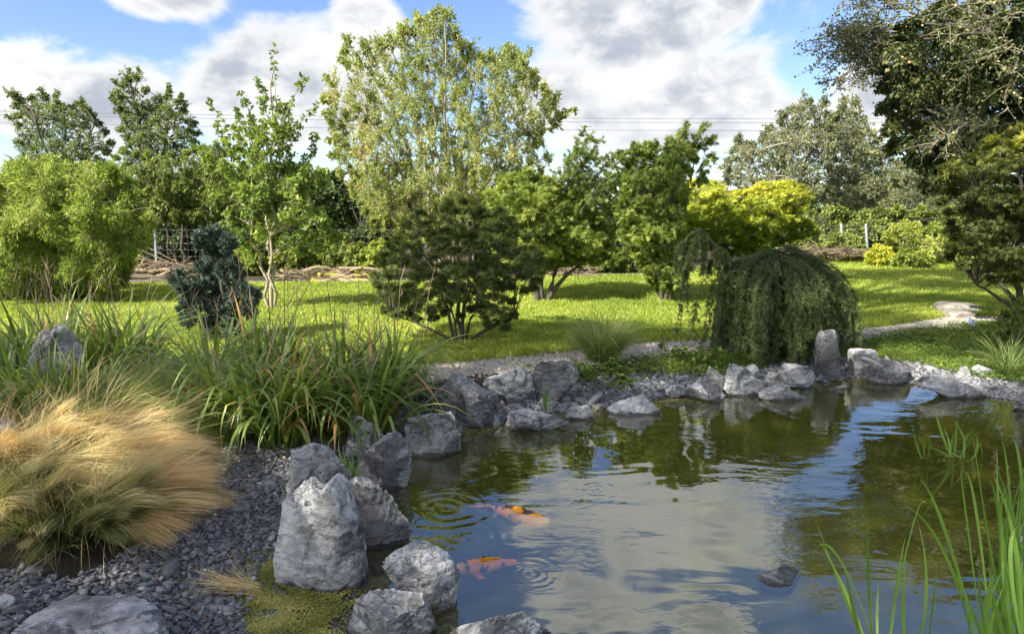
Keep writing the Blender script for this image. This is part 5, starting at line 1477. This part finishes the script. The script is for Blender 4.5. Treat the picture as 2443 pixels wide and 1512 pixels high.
hairy('feather_grass', 'feather grass tussock cut by the left frame edge, greenish below', -40, 3.35, 305, 4000, (.34, .52), .55, (.5, 1.2), .1, 1.3, tint=.30, spread=.18, along=.45, locks=50, lock_w=.03, **STRAW)
hairy('feather_grass', 'straw feather grass tussock cut by the frame edge behind the greenish one', -70, 3.95, 320, 4600, (.42, .66), .85, (.4, 1.0), -.1, 2.0, tint=.55, spread=.22, along=.4, locks=44, lock_w=.03, **STRAW)
hairy('feather_grass', 'upright pale feather grass wisp at the frame edge in front of the daylilies', 40, 4.7, 322, 420, (.30, .52), .30, (.2, 1.0), 0, .5, tint=.66, spread=.10, along=.3, locks=12, lock_w=.03, **STRAW)
hairy('feather_grass', 'green feather grass tussock with one pale plume between the daylily masses', 425, 4.75, 307, 2200, (.35, .62), .2, (.4, 1.6), .2, .3, 'fine_grass', .0014, .42, group=FG, spread=.14, along=.4)
hairy('feather_grass', 'dark green feather grass tussock left of the one with the pale plume', 330, 4.9, 308, 2200, (.35, .6), .2, (.4, 1.6), 0, .3, 'fine_grass', .0014, .30, group=FG, spread=.15, along=.3)
hairy('feather_grass', 'small green feather grass tussock below the front left daylilies', 240, 4.6, 309, 1600, (.3, .55), .2, (.4, 1.5), -.2, .4, 'fine_grass', .0013, .4, group=FG, spread=.13, along=.4)
hairy('feather_grass', 'low green feather grass tussock under the drooping daylilies beside the chips', 520, 4.55, 310, 1300, (.25, .45), .2, (.4, 1.5), 0, .3, 'fine_grass', .0013, .38, group=FG, spread=.12, along=.4)
hairy('sedge_tussock', 'upright brownish sedge tussock on the bank between path and shore', 1440, 7.05, 311, 2200, (.32, .60), .2, (.3, 1.4), 0, .15, 'fine_grass', .0018, .50, cat='sedge', spread=.15, along=.3)
hairy('pond_grass', 'arching bright grass tuft on the bank at the right frame edge', 2440, 6.6, 312, 170, (.3, .6), .2, (.4, 1.5), 0, .2, 'fine_grass', .0026, .38, spread=.08)
hairy('dead_grass_tuft', 'dry uprooted grass wisp lying on the slate chips at the duckweed', 0, 0, 313, 120, (.18, .36), 1.35, (.1, .3), math.pi * .93, 3.0, 'straw_grass', .0011, .75, spread=.03, along=.1, at=on_land(610, 1420)[0] + (0, 0, .02))


def reed(name, label, blades_, d0, seed, w, cat='reed', group=None, loc=None):
    """blades_: (base px, base py, [mid px, mid py,] tip px, tip py, depth)"""
    r = np.random.default_rng(seed)
    P = []
    for b in blades_:
        dd = b[-1]
        a = at_depth(b[0], b[1], dd); c = at_depth(b[-3], b[-2], dd + r.uniform(-.12, .12))
        if len(b) == 7:
            m_ = at_depth(b[2], b[3], dd); m = 2 * m_ - (a + c) / 2
        else:
            m = (a + c) / 2 + r.normal(0, .018, 3)
        P.append(bezier(a, m, c, 14))
    P = np.array(P); n = len(P)
    tg = unit(np.gradient(P, axis=1))
    face = unit(np.stack([r.normal(0, .35, n), -np.ones(n), np.zeros(n)], -1))
    S = unit(np.cross(tg, face[:, None]))
    t_ = np.linspace(0, 1, 14)
    prof = np.minimum(1, .6 + t_) * np.clip((1 - t_) * 2.2, .02, 1)
    g = Geo()
    T = np.clip(r.normal(.5, .16, n)[:, None] + .1 * (.5 - t_[None]), 0, 1)
    T = np.clip(np.minimum(T, .86) + (r.uniform(size=n) < .45)[:, None] * .6 * smooth(t_, .86, .97)[None], 0, 1)
    strips(g, P, S, prof[None] * (w * r.uniform(.7, 1.25, n))[:, None], T, fold=.3)
    o = g.obj(name, M['reed_leaf'], loc=loc if loc is not None else P[:, 0].mean(0))
    return tag(o, label, cat, group)


def AR(x, y): return 1908.6 + x * .3886, 924.5 + y * .3886


def RB(pts, d):
    out = []
    for x, y in pts: out += list(AR(x, y))
    return tuple(out) + (d,)


r = np.random.default_rng(401)
near = [RB([(420, 1640), (95, 810)], 2.0), RB([(430, 1640), (110, 920)], 2.02), RB([(480, 1640), (215, 1010), (58, 1104)], 1.95), RB([(455, 1640), (415, 730)], 2.05), RB([(480, 1640), (485, 1178)], 2.1),
        RB([(400, 1640), (270, 1100)], 2.0)]
reed('pond_reed', 'sparse reed with one bent blade in the near water, leftmost of the reeds', near, 2.0, 402, .0050, group='tall reeds in the near water')
near = [RB([(520, 1640), (680, 880), (772, 712)], 2.0), RB([(540, 1640), (648, 900)], 2.05), RB([(650, 1640), (652, 1012)], 2.0), RB([(715, 1640), (730, 840)], 1.95), RB([(780, 1640), (850, 1035)], 2.05), RB([(1080, 1640), (870, 980), (612, 715)], 2.1)]
reed('pond_reed', 'straight-bladed reed in the near water between the bent blade and the dense reeds', near, 2.0, 403, .0050, group='tall reeds in the near water')
near = [RB([(1110, 1640), (890, 880), (738, 562)], 1.85), RB([(1130, 1640), (1020, 800), (985, 515)], 1.8), RB([(1180, 1600), (1080, 760), (1010, 525)], 1.9), RB([(1160, 1640), (900, 1030)], 1.9), RB([(1190, 1640), (1120, 1000)], 1.85), RB([(1210, 1640), (1160, 1000)], 1.85), RB([(1300, 1640), (1180, 1060), (1065, 310)], 1.95)]
near += [RB([(1150 + r.uniform(-60, 120), 1650), (1120 + r.uniform(-60, 180), 1180 + r.uniform(-120, 250))], 1.75 + r.uniform(0, .2)) for _ in range(8)]
reed('pond_reed', 'dense arching reed at the lower right with the tallest bent blade', near, 1.85, 404, .0050, group='tall reeds in the near water')
near = [RB([(1290 + r.uniform(-70, 110), 1650), (1340 + r.uniform(-110, 60), 1000 + r.uniform(-120, 200)), (1330 + r.uniform(-160, 110), 560 + r.uniform(-250, 450))], 1.65 + r.uniform(0, .35)) for _ in range(20)]
near += [RB([(1180 + r.uniform(-120, 200), 1650), (1180 + r.uniform(-150, 180), 1200 + r.uniform(-200, 200))], 1.7 + r.uniform(0, .4)) for _ in range(10)]
near += [RB([(1340, 1640), (1290, 700), (1235, 310)], 1.9), RB([(1375, 1640), (1360, 600), (1275, 300)], 1.9), RB([(1380, 1650), (1290, 1000), (1400, 860)], 1.6), RB([(1300, 1650), (1240, 900), (1155, 545)], 1.9)]
reed('pond_reed', 'thick reed stand cut by the right frame edge', near, 1.8, 405, .0050, group='tall reeds in the near water')
far = [RB([(930, 425), (815, 85)], 4.55), RB([(925, 425), (880, 230)], 4.5), RB([(940, 425), (965, 190)], 4.6), RB([(990, 430), (1080, 225)], 4.55), RB([(980, 425), (1010, 330), (940, 195)], 4.6), RB([(1000, 430), (1060, 300), (1158, 252)], 4.6), RB([(1010, 435), (1030, 280)], 4.5), RB([(1060, 435), (1085, 300)], 4.55), RB([(1120, 440), (1105, 320)], 4.5),
       RB([(935, 425), (870, 395), (800, 365)], 4.5), RB([(1000, 430), (950, 410), (870, 355)], 4.55), RB([(960, 425), (975, 260)], 4.55), RB([(1055, 430), (1110, 330)], 4.5), RB([(930, 425), (945, 280)], 4.55)]
reed('reed_tuft', 'loose reed tuft standing alone in mid-pond water', far, 4.55, 406, .0075, group='small reed tufts in the pond')
far = [RB([(745, 435), (690, 232)], 4.5), RB([(765, 436), (758, 315)], 4.5), RB([(782, 436), (788, 285)], 4.5), RB([(750, 436), (735, 330)], 4.5)]
reed('reed_tuft', 'tiny three-bladed reed tuft left of the loose mid-pond tuft', far, 4.5, 407, .0062, group='small reed tufts in the pond')
bl = [tuple(np.array(A5([(630 + r.uniform(-15, 15), 555), (630 + dx, 555 - h)])).ravel()) + (3.75,) for dx, h in [(-85, 240), (-60, 200), (-45, 160), (5, 200), (30, 170), (55, 110), (85, 45), (-25, 140), (15, 120)]]
reed('reed_tuft', 'little bright reed tuft growing between the near boulders', bl, 3.75, 408, .0055, group='small reed tufts in the pond')
bl = [tuple(np.array(A6([(975 + r.uniform(-10, 10), 1150), (975 + dx, 1150 - h)])).ravel()) + (5.6,) for dx, h in [(-10, 150), (15, 160), (35, 120), (45, 90), (-20, 90), (5, 110)]]
reed('reed_tuft', 'young reed shoots on the chips behind the long low boulder', bl, 5.6, 409, .0055, group='small reed tufts in the pond')
bl = [tuple(np.array(A6([(1655 + r.uniform(-6, 6), 1045), (1655 + dx, 1045 - h)])).ravel()) + (6.3,) for dx, h in [(-8, 60), (6, 75), (18, 50), (-18, 40)]]
reed('reed_tuft', 'small grassy tuft on the chips behind the flat oval boulder', bl, 6.3, 410, .0055, group='small reed tufts in the pond')

# --- leafy weeds on the bank


def weed(px, py, hpx, label, seed, n=60, L=.05, W=.024, mat='cover_leaf', width=1.0, tint=.5):
    r = np.random.default_rng(seed)
    b = on_land(px, py)[0]
    h = hpx * b[1] / FPX
    root = thing('bank_weed', label, 'weed', b, 'leafy weeds on the bank')
    gs, gl = Geo(), Geo()
    st = []
    for k in range(max(3, n // 12)):
        lean = r.normal(0, .35 * width, 2)
        s = b + (r.normal(0, .06 * width), r.normal(0, .06), -.01)
        e = s + (lean[0] * h, lean[1] * h, h * r.uniform(.6, 1.05)); st.append(bezier(s, (s + e) / 2 + (0, 0, .2 * h), e, 6))
    st = np.array(st); 
    for q_ in st:
        gs = Geo(); tubes(gs, q_, np.linspace(.004, .002, 6), 4); gs.obj('stem', M['cover_leaf'], root)
    ti = r.integers(0, len(st), n * 3); i = r.integers(2, 6, n * 3); m = len(ti)
    a = r.uniform(0, 6.28, m)
    leaves(gl, st[ti, i], np.stack([np.cos(a), np.sin(a), r.normal(.1, .3, m)], -1), np.array([0, 0, 1.0]) + r.normal(0, .35, (m, 3)), L * r.lognormal(0, .25, m), W * r.lognormal(0, .25, m), 'leaf', np.clip(r.normal(tint, .18, m), 0, 1))
    gl.obj('leaves', M[mat], root)


weed(1445, 930, 75, 'leafy green weed mound at the foot of the sedge tussock', 501, 150, .05, .018, width=2.2)
weed(1490, 920, 40, 'low weed patch right of the mound below the sedge', 502, 90, .04, .018, width=2.4)
weed(1395, 905, 40, 'bright-leaved weed beside the rough black-faced boulder', 503, 60, .05, .026, width=1.5, tint=.7)
weed(1660, 880, 55, 'nettle-like weed clump left of the weeping larch', 504, 90, .05, .028, width=2.0)
weed(1590, 845, 30, 'single tall-leaved weed at the path edge left of the larch', 505, 24, .06, .022)
weed(1190, 960, 50, 'small lime-leaved seedling at the flank of the largest shore boulder', 506, 18, .05, .04, 'fresh_leaf', 1.0, .7)
weed(2210, 822, 28, 'broad-leaved dock plant in the grass right of the stool-like stone', 507, 20, .07, .03, width=1.6)
weed(1840, 858, 26, 'low weeds in the shade under the larch curtain', 508, 70, .04, .02, width=3.0)

# ------------------------------------------------------------------ fences, logs, brushwood, sign, cables


def fence(label, d, xs, y_top, y_bot, px0, px1, seed):
    r = np.random.default_rng(seed)
    root = thing('wire_fence', label, 'fence', at_land(xs[0], d))
    for x in xs:
        g = Geo(); b = at_depth(x, y_bot, d); t_ = at_depth(x - 6, y_top, d)
        tubes(g, np.array([b - (0, 0, .2), t_]), [.035, .035], 8)
        tubes(g, np.array([t_, t_ + (0, 0, .02)]), [.037, .02], 8)
        g.obj('post', M['post_steel'], root, smooth=True)
    a = at_depth(px0, y_bot, d + .05); b = at_depth(px1, y_bot, d + .05); z0, z1 = a[2] + .02, at_depth(xs[0], y_top, d)[2] - .03
    g = Geo()
    hx = np.linspace(a[0], b[0], int((b[0] - a[0]) / .15))
    V = np.stack([np.stack([hx, np.full_like(hx, d + .05), np.full_like(hx, z0)], -1), np.stack([hx, np.full_like(hx, d + .05), np.full_like(hx, z1)], -1)], 1)
    tubes(g, V, np.full(V.shape[:2], .0018), 3)
    for z in np.linspace(z0, z1, 8):
        tubes(g, np.array([(a[0], d + .05, z), (b[0], d + .05, z)]), [.0022, .0022], 3)
    g.obj('wire_mesh', M['wire'], root)


fence('wire mesh fence with pale steel post in front of the dark hedge', 15.6, [376], 545, 662, 240, 930, 601)
fence('mesh fence with steel posts half lost in green climbers, far right', 18.6, [2013, 2072], 536, 600, 1880, 2240, 603)

r = np.random.default_rng(611)


def log(name, label, pts, d, rad, mat, group='logs and branches piled along the fence', cat='log'):
    P = np.array([at_depth(x, y, d + r.uniform(-.08, .08)) for x, y in pts])
    if len(P) == 2: P = np.array([P[0], (P[0] * .6 + P[1] * .4) + r.normal(0, .03, 3), (P[0] * .3 + P[1] * .7) + r.normal(0, .03, 3), P[1]])
    seg_ = np.linspace(0, len(P) - 1, 12); Q = np.stack([np.interp(seg_, np.arange(len(P)), P[:, i]) for i in range(3)], -1) + r.normal(0, rad * .12, (12, 3))
    g = Geo()
    R_ = rad * np.linspace(1.05, .8, 12) * r.uniform(.9, 1.1, 12)
    tubes(g, Q, R_, 9)
    for e, i in ((0, 0), (11, 99)):
        ring = np.arange(9) + (0 if e == 0 else 99)
        c = len(g.V[0])
    n0 = 12 * 9
    g.add(np.array([Q[0], Q[-1]]), np.zeros((0, 3), int))
    caps = [(n0, (k + 1) % 9, k) for k in range(9)] + [(n0 + 1, 99 + k, 99 + (k + 1) % 9) for k in range(9)]
    g.F[-1] = np.array(caps)
    o = g.obj(name, M[mat], loc=Q[5], smooth=True)
    return tag(o, label, cat, group)


def A13(x, y): return 298.2 + x * .4260, 506.9 + y * .4260


LOGS = [([(60, 325), (160, 330), (255, 318)], 14.6, .045, 'log_wood', 'pale debarked log lying level, left of the blue pine'),
        ([(180, 358), (255, 328)], 14.5, .04, 'log_wood', 'short pale log propped slantwise against the level one'),
        ([(-40, 365), (260, 372)], 14.5, .06, 'log_dark', 'dark log at the top of the shaded stack left of the pine'), ([(-60, 392), (270, 390)], 14.45, .07, 'log_dark', 'dark mossy log in the middle of the shaded stack'),
        ([(-40, 418), (240, 420)], 14.4, .07, 'log_dark', 'dark log low in the shaded stack'), ([(60, 442), (200, 440)], 14.2, .06, 'log_wood', 'short cut log on the grass in front of the shaded stack'),
        ([(1000, 330), (1060, 310), (1120, 305), (1180, 330), (1240, 345)], 14.6, .04, 'log_wood', 'forked pale branch bowed over the mossy logs right of the ginkgo'),
        ([(870, 325), (1010, 345)], 14.6, .035, 'log_wood', 'thin pale branch right behind the ginkgo trunks'), ([(1080, 355), (1240, 350)], 14.5, .06, 'log_moss', 'upper moss-yellowed log right of the ginkgo'),
        ([(1150, 372), (1420, 362)], 14.45, .06, 'log_moss', 'long moss-yellowed log running behind the dark maple'), ([(1040, 385), (1400, 385)], 14.3, .065, 'log_moss', 'lowest moss-yellowed log on the grass'),
        ([(1200, 315), (1420, 320)], 14.6, .04, 'log_wood', 'straight pale pole on top of the mossy logs'), ([(880, 385), (1010, 390)], 14.4, .06, 'log_dark', 'dark rotten log between ginkgo and mossy logs'),
        ([(780, 350), (900, 360)], 14.5, .04, 'log_wood', 'brown branch behind the ginkgo stems'), ([(1240, 345), (1330, 310)], 14.5, .03, 'log_wood', 'small slanting branch over the mossy logs')]
for pts, d, rad, mat, lab in LOGS:
    log('log', lab, [A13(*p) for p in pts], d, rad, mat)
log('fence_stake', 'short yellowish wooden stake left of the steel fence post', [A13(97, 365), A13(103, 262)], 15.2, .05, 'log_wood', None, 'stake')


def brush(label, px0, px1, py0, py1, d, n, seed, mat='brush_wood', L=.8):
    r = np.random.default_rng(seed)
    C = at_depth(r.uniform(px0, px1, n), r.uniform(py0, py1, n), d + r.uniform(-.25, .25, n))
    a = r.normal(0, .5, n) + (r.uniform(size=n) < .5) * math.pi; e = r.normal(0, .22, n); ln = L * r.uniform(.3, 1, n)
    dv = np.stack([np.cos(a) * np.cos(e), np.sin(a) * np.cos(e), np.sin(e)], -1) * ln[:, None] / 2
    P = bezier(C - dv, C + r.normal(0, .05, (n, 3)), C + dv, 5)
    P[..., 2] = np.maximum(P[..., 2], land(P[..., 0], P[..., 1]) + .02)
    g = Geo(); tubes(g, P, (r.uniform(.006, .018, n))[:, None] * np.linspace(1, .5, 5)[None], 4)
    tag(g.obj('brushwood', M[mat], loc=C.mean(0) * (1, 1, 0)), label, 'brushwood', kind='stuff')


brush('tangle of cut twigs heaped by the steel fence post', 330, 480, 630, 668, 14.9, 260, 621)
brush('loose twigs and dead leaves along the mossy logs', 660, 930, 642, 675, 14.5, 120, 622, L=.5)
brush('tangle of pale sticks under the middle maples', 1320, 1420, 635, 662, 15.2, 70, 623, L=.5)
brush('heap of pale cut branches at the far lawn edge below the fence', 1900, 2060, 594, 610, 17.8, 170, 624, L=1.0)
for k, (x0, y0, x1, y1) in enumerate([(60, 240, 330, 300), (65, 200, 330, 320), (90, 175, 325, 290), (60, 255, 300, 310)]):
    log('cane', ['lowest', 'steepest', 'uppermost', 'second lowest'][k] + ' of four pale canes leaning by the steel fence post', [A13(x0, y0), A13(x1, y1)], 14.9, .011, 'log_wood', 'pale canes by the fence post', 'cane')

# plant label sign
sb = on_land(2318, 786)[0]
root = thing('plant_sign', 'small white plant label on a stake beside the path', 'sign', sb)
g = Geo(); tubes(g, np.array([sb - (0, 0, .05), sb + (0, .02, .12)]), [.006, .006], 6); g.obj('stake', M['post_steel'], root)
A_, B_ = at_depth(2303, 757, sb[1]), at_depth(2329, 776, sb[1])
cx_ = (A_ + B_) / 2
g = Geo()
u_ = unit(np.array([.72, -.2, -.5])); v_ = unit(np.cross(np.array([0.2, -1, .5]), u_)); nrm = np.cross(u_, v_)
if nrm[1] > 0: nrm = -nrm
hw, hh, tk = .060, .042, .004
box = np.array([cx_ + u_ * sx * hw + v_ * sy * hh + nrm * sz * tk for sx in (-1, 1) for sy in (-1, 1) for sz in (-1, 1)])
bf = np.array([(0, 1, 3, 2), (4, 6, 7, 5), (0, 4, 5, 1), (2, 3, 7, 6), (0, 2, 6, 4), (1, 5, 7, 3)])
g.add(box, bf); face = g.obj('sign_plate', M['sign_face'], root)
g = Geo()
for k in range(4):
    c = cx_ + v_ * (.025 - .018 * k) * (1 if v_[2] > 0 else -1) + nrm * .0055
    w_ = hw * (.6 if k == 0 else .75 - .1 * (k % 2))
    g.add(np.array([c + u_ * sx * w_ + v_ * sy * .003 + nrm * sz * .0008 for sx in (-1, 1) for sy in (-1, 1) for sz in (-1, 1)]), bf)
g.obj('printed_lines', M['sign_ink'], root)

# overhead cables far behind
for lab, ya, yb in [('uppermost of the three thin overhead cables across the sky', 260, 280), ('middle of the three thin overhead cables across the sky', 267, 289), ('lowest of the three thin overhead cables across the sky', 286, 308)]:
    a = at_depth(-1500, ya - 30, 60); b = at_depth(4200, yb - 15, 60); m_ = at_depth(1300, (yb + 2) * 1.0, 60)
    m_ = 2 * m_ - (a + b) / 2
    g = Geo(); tubes(g, bezier(a, m_, b, 60), np.full(60, .017), 5)
    tag(g.obj('overhead_cable', M['cable'], loc=a), lab, 'cable', 'overhead cables')

# ------------------------------------------------------------------ koi


def koi(label, hx, hy, tx, ty, seed, depth=-.028, bend=.02, pale=.0):
    r = np.random.default_rng(seed)
    h = at_z(hx, hy, 0); t_ = at_z(tx, ty, 0); h[2] = depth; t_[2] = depth - .006
    ax = unit(t_ - h); sd_ = np.array([-ax[1], ax[0], 0]); L = np.linalg.norm(t_ - h)
    root = thing('koi', label, 'fish', (h + t_) / 2, 'koi in the pond')
    s = np.linspace(0, 1, 22)
    wid = np.interp(s, [0, .04, .15, .32, .5, .7, .86, 1], [.018, .05, .088, .128, .116, .076, .034, .026]) * L
    hgt = np.interp(s, [0, .04, .15, .32, .5, .7, .86, 1], [.012, .04, .080, .10, .090, .06, .036, .045]) * L
    cen = h + ax * (s * L * .88)[:, None] + sd_ * (bend * np.sin(s * 3.6))[:, None]
    th = np.linspace(0, 2 * math.pi, 16, endpoint=False)
    V = cen[:, None] + sd_ * (wid[:, None] * np.cos(th)[None])[..., None] + np.array([0, 0, 1.0]) * (hgt[:, None] * np.sin(th)[None])[..., None]
    V[..., 2] -= hgt[:, None] * .6
    i = np.arange(22 * 16).reshape(22, 16)
    q = np.stack([i[:-1], np.roll(i, -1, 1)[:-1], np.roll(i, -1, 1)[1:], i[1:]], -1).reshape(-1, 4)
    g = Geo(); T = np.repeat(np.clip(.25 + pale + .9 * (s < .10) + .25 * np.sin(s * 14), 0, 1), 16)
    g.add(V, q, T); ends = np.array([cen[0], cen[-1]]); g.add(ends, np.zeros((0, 3), int), .9)
    g.F[-1] = np.array([(352, (k + 1) % 16, k) for k in range(16)] + [(353, 336 + k, 336 + (k + 1) % 16) for k in range(16)])
    g.obj('body', M['koi_skin'], root, smooth=True)

    def fin(name, pts, th_=.002):
        P = np.array(pts); n = len(P); up = np.cross(P[1] - P[0], P[2] - P[0]); up = unit(up) * th_
        g = Geo(); g.add(np.concatenate([P + up, P - up]), [np.array([list(range(n))]), np.array([list(range(2 * n - 1, n - 1, -1))]), np.array([(k, n + k, n + (k + 1) % n, (k + 1) % n) for k in range(n)])], .6)
        g.obj(name, M['koi_skin'], root)
    b = cen[-1]; z = np.array([0, 0, 1.0])
    fin('tail_fin', [b - ax * .02 + z * .004 - z * .012, b + ax * L * .20 + sd_ * L * .075 - z * .02, b + ax * L * .11 - z * .012, b + ax * L * .20 - sd_ * L * .06 - z * .01])
    k = 6
    for sg in (1, -1):
        p = cen[k] + sd_ * sg * wid[k] * .8 - z * hgt[k] * .9
        fin('pectoral_fin', [p, p + ax * L * .05 + sd_ * sg * L * .11 - z * .01, p + ax * L * .14 + sd_ * sg * L * .08 - z * .015, p + ax * L * .07])
    p0, p1 = cen[8], cen[15]
    top = lambda p, kk: p + z * hgt[kk] * .38
    fin('dorsal_fin', [top(p0, 8), top(p0, 8) + z * .018 + ax * .02, top(p1, 15) + z * .010, top(p1, 15)], .0015)


koi('orange koi with a black back swimming right, nearer the far bank', 1312, 1239, 1142, 1192, 701, -.010, -.018, .1)
koi('orange koi with dark mottled back swimming left by the lumpy boulder', 1080, 1346, 1262, 1324, 702, -.012, .015)

# ------------------------------------------------------------------ trees standing behind and left of the viewpoint: their crowns shade the foreground
LIT = []
for px, py, zz_, rad in [(330, 1060, .3, .55), (300, 1190, .15, .38), (470, 1260, .05, .30), (330, 1340, .1, .25), (700, 1180, .35, .24), (680, 1290, .25, .24), (640, 1330, .02, .2), (1010, 1380, .2, .14), (1240, 890, .2, .2), (2280, 880, .12, .45), (2390, 890, .12, .3), (2060, 860, .15, .12), (740, 760, .6, .5), (1060, 905, .3, .15), (1200, 905, .2, .12), (900, 745, .5, .35)]:
    LIT.append((at_z(px, py, zz_), rad))


def shade_tree(label, base, masses, seed, nleaf, hmin):
    r = np.random.default_rng(seed)
    base = np.array([base[0], base[1], land(np.array([base[0]]), np.array([base[1]]))[0]])
    root = thing('shade_tree', label, 'tree', base, 'tall trees behind the viewpoint')
    gt, gb, gl = Geo(), Geo(), Geo()
    C = np.array([np.array([gx_, gy_, gz_]) + SUN_POS * (h_ / SUN_POS[2]) for gx_, gy_, gz_, h_, _ in masses]); R = np.array([m_[4] for m_ in masses])
    top = C.mean(0); top = np.array([base[0] * .6 + top[0] * .4, base[1] * .6 + top[1] * .4, C[:, 2].mean() - .5])
    tr = bezier(base - (0, 0, .1), np.array([base[0], base[1], top[2] * .5]), top, 14)
    tubes(gt, tr, np.linspace(.32, .10, 14), 10)
    limbs(gb, [tr], C, r, .05)
    n = nleaf * len(C); ci = r.integers(0, len(C), n)
    p = C[ci] + unit(r.normal(size=(n, 3))) * (R[ci] * r.uniform(0, 1, n) ** .45)[:, None] * (1, 1, .6)
    keep = np.ones(n, bool)
    for c, rad in LIT:
        rel = p - c; k = rel @ SUN_POS
        keep &= np.linalg.norm(rel - k[:, None] * SUN_POS, axis=1) > rad * r.uniform(.8, 1.15, n)
    p = p[keep]; n = len(p)
    leaves(gl, p, r.normal(size=(n, 3)), r.normal(size=(n, 3)) + (0, 0, .4), r.uniform(.10, .18, n), r.uniform(.06, .10, n), 'leaf', r.beta(2, 2, n))
    gt.obj('trunk', M['bark_grey'], root, smooth=True); gb.obj('branches', M['bark_grey'], root); gl.obj('crown', M['field_leaf'], root)


r = np.random.default_rng(801)
ms = []
for gx_ in np.arange(-4.8, 6.5, .95):
    far_y = np.interp(gx_, [-4, -2.6, -1.5, -.8, 0, 1.8, 2.6, 3.2, 4.5, 7], [6.7, 6.8, 7.2, 9.6, 10.0, 10.0, 9.2, 8.0, 7.6, 7.6])
    for gy_ in np.arange(1.2, far_y - .5, .95):
        ms.append((gx_ + r.uniform(-.2, .2), gy_ + r.uniform(-.2, .2), .15, 10.5 + r.uniform(-1.0, 1.5), .85))
ms_a = [m_ for m_ in ms if m_[0] < 1.2]; ms_b = [m_ for m_ in ms if m_[0] >= 1.2]
shade_tree('tall leafy tree behind the viewpoint shading the beach and daylilies', (-9.5, -6.0), ms_a, 811, 400, 8)
shade_tree('tall leafy tree behind the viewpoint shading the pond', (-5.5, -7.0), ms_b, 812, 400, 8)
ms_c = []
for gx_ in np.arange(4.0, 10.2, .8):
    for gy_ in np.arange(9.6, 15.6, .8):
        wave_ = math.sin(gx_ * 1.1 + gy_ * 2.3) + .6 * math.sin(gx_ * .7 - gy_ * 1.1)
        if gy_ > 9.0 + .75 * (gx_ - 4.0) * .6 and wave_ > -.45 and not (gx_ < 7.6 and gy_ > 12.7):
            ms_c.append((gx_ + r.uniform(-.3, .3), gy_ + r.uniform(-.25, .25), .3, 13.5 + r.uniform(-1, 1), .75))
for gx_, gy_ in [(3.6, 8.1), (4.4, 8.3), (5.2, 8.2), (6.0, 8.4), (6.6, 8.0), (5.6, 7.6)]:
    ms_c.append((gx_, gy_, .2, 13.0, .6))
shade_tree('tall leafy tree behind the viewpoint whose shadow streaks the right lawn', (-11.0, -1.0), ms_c, 813, 520, 8)
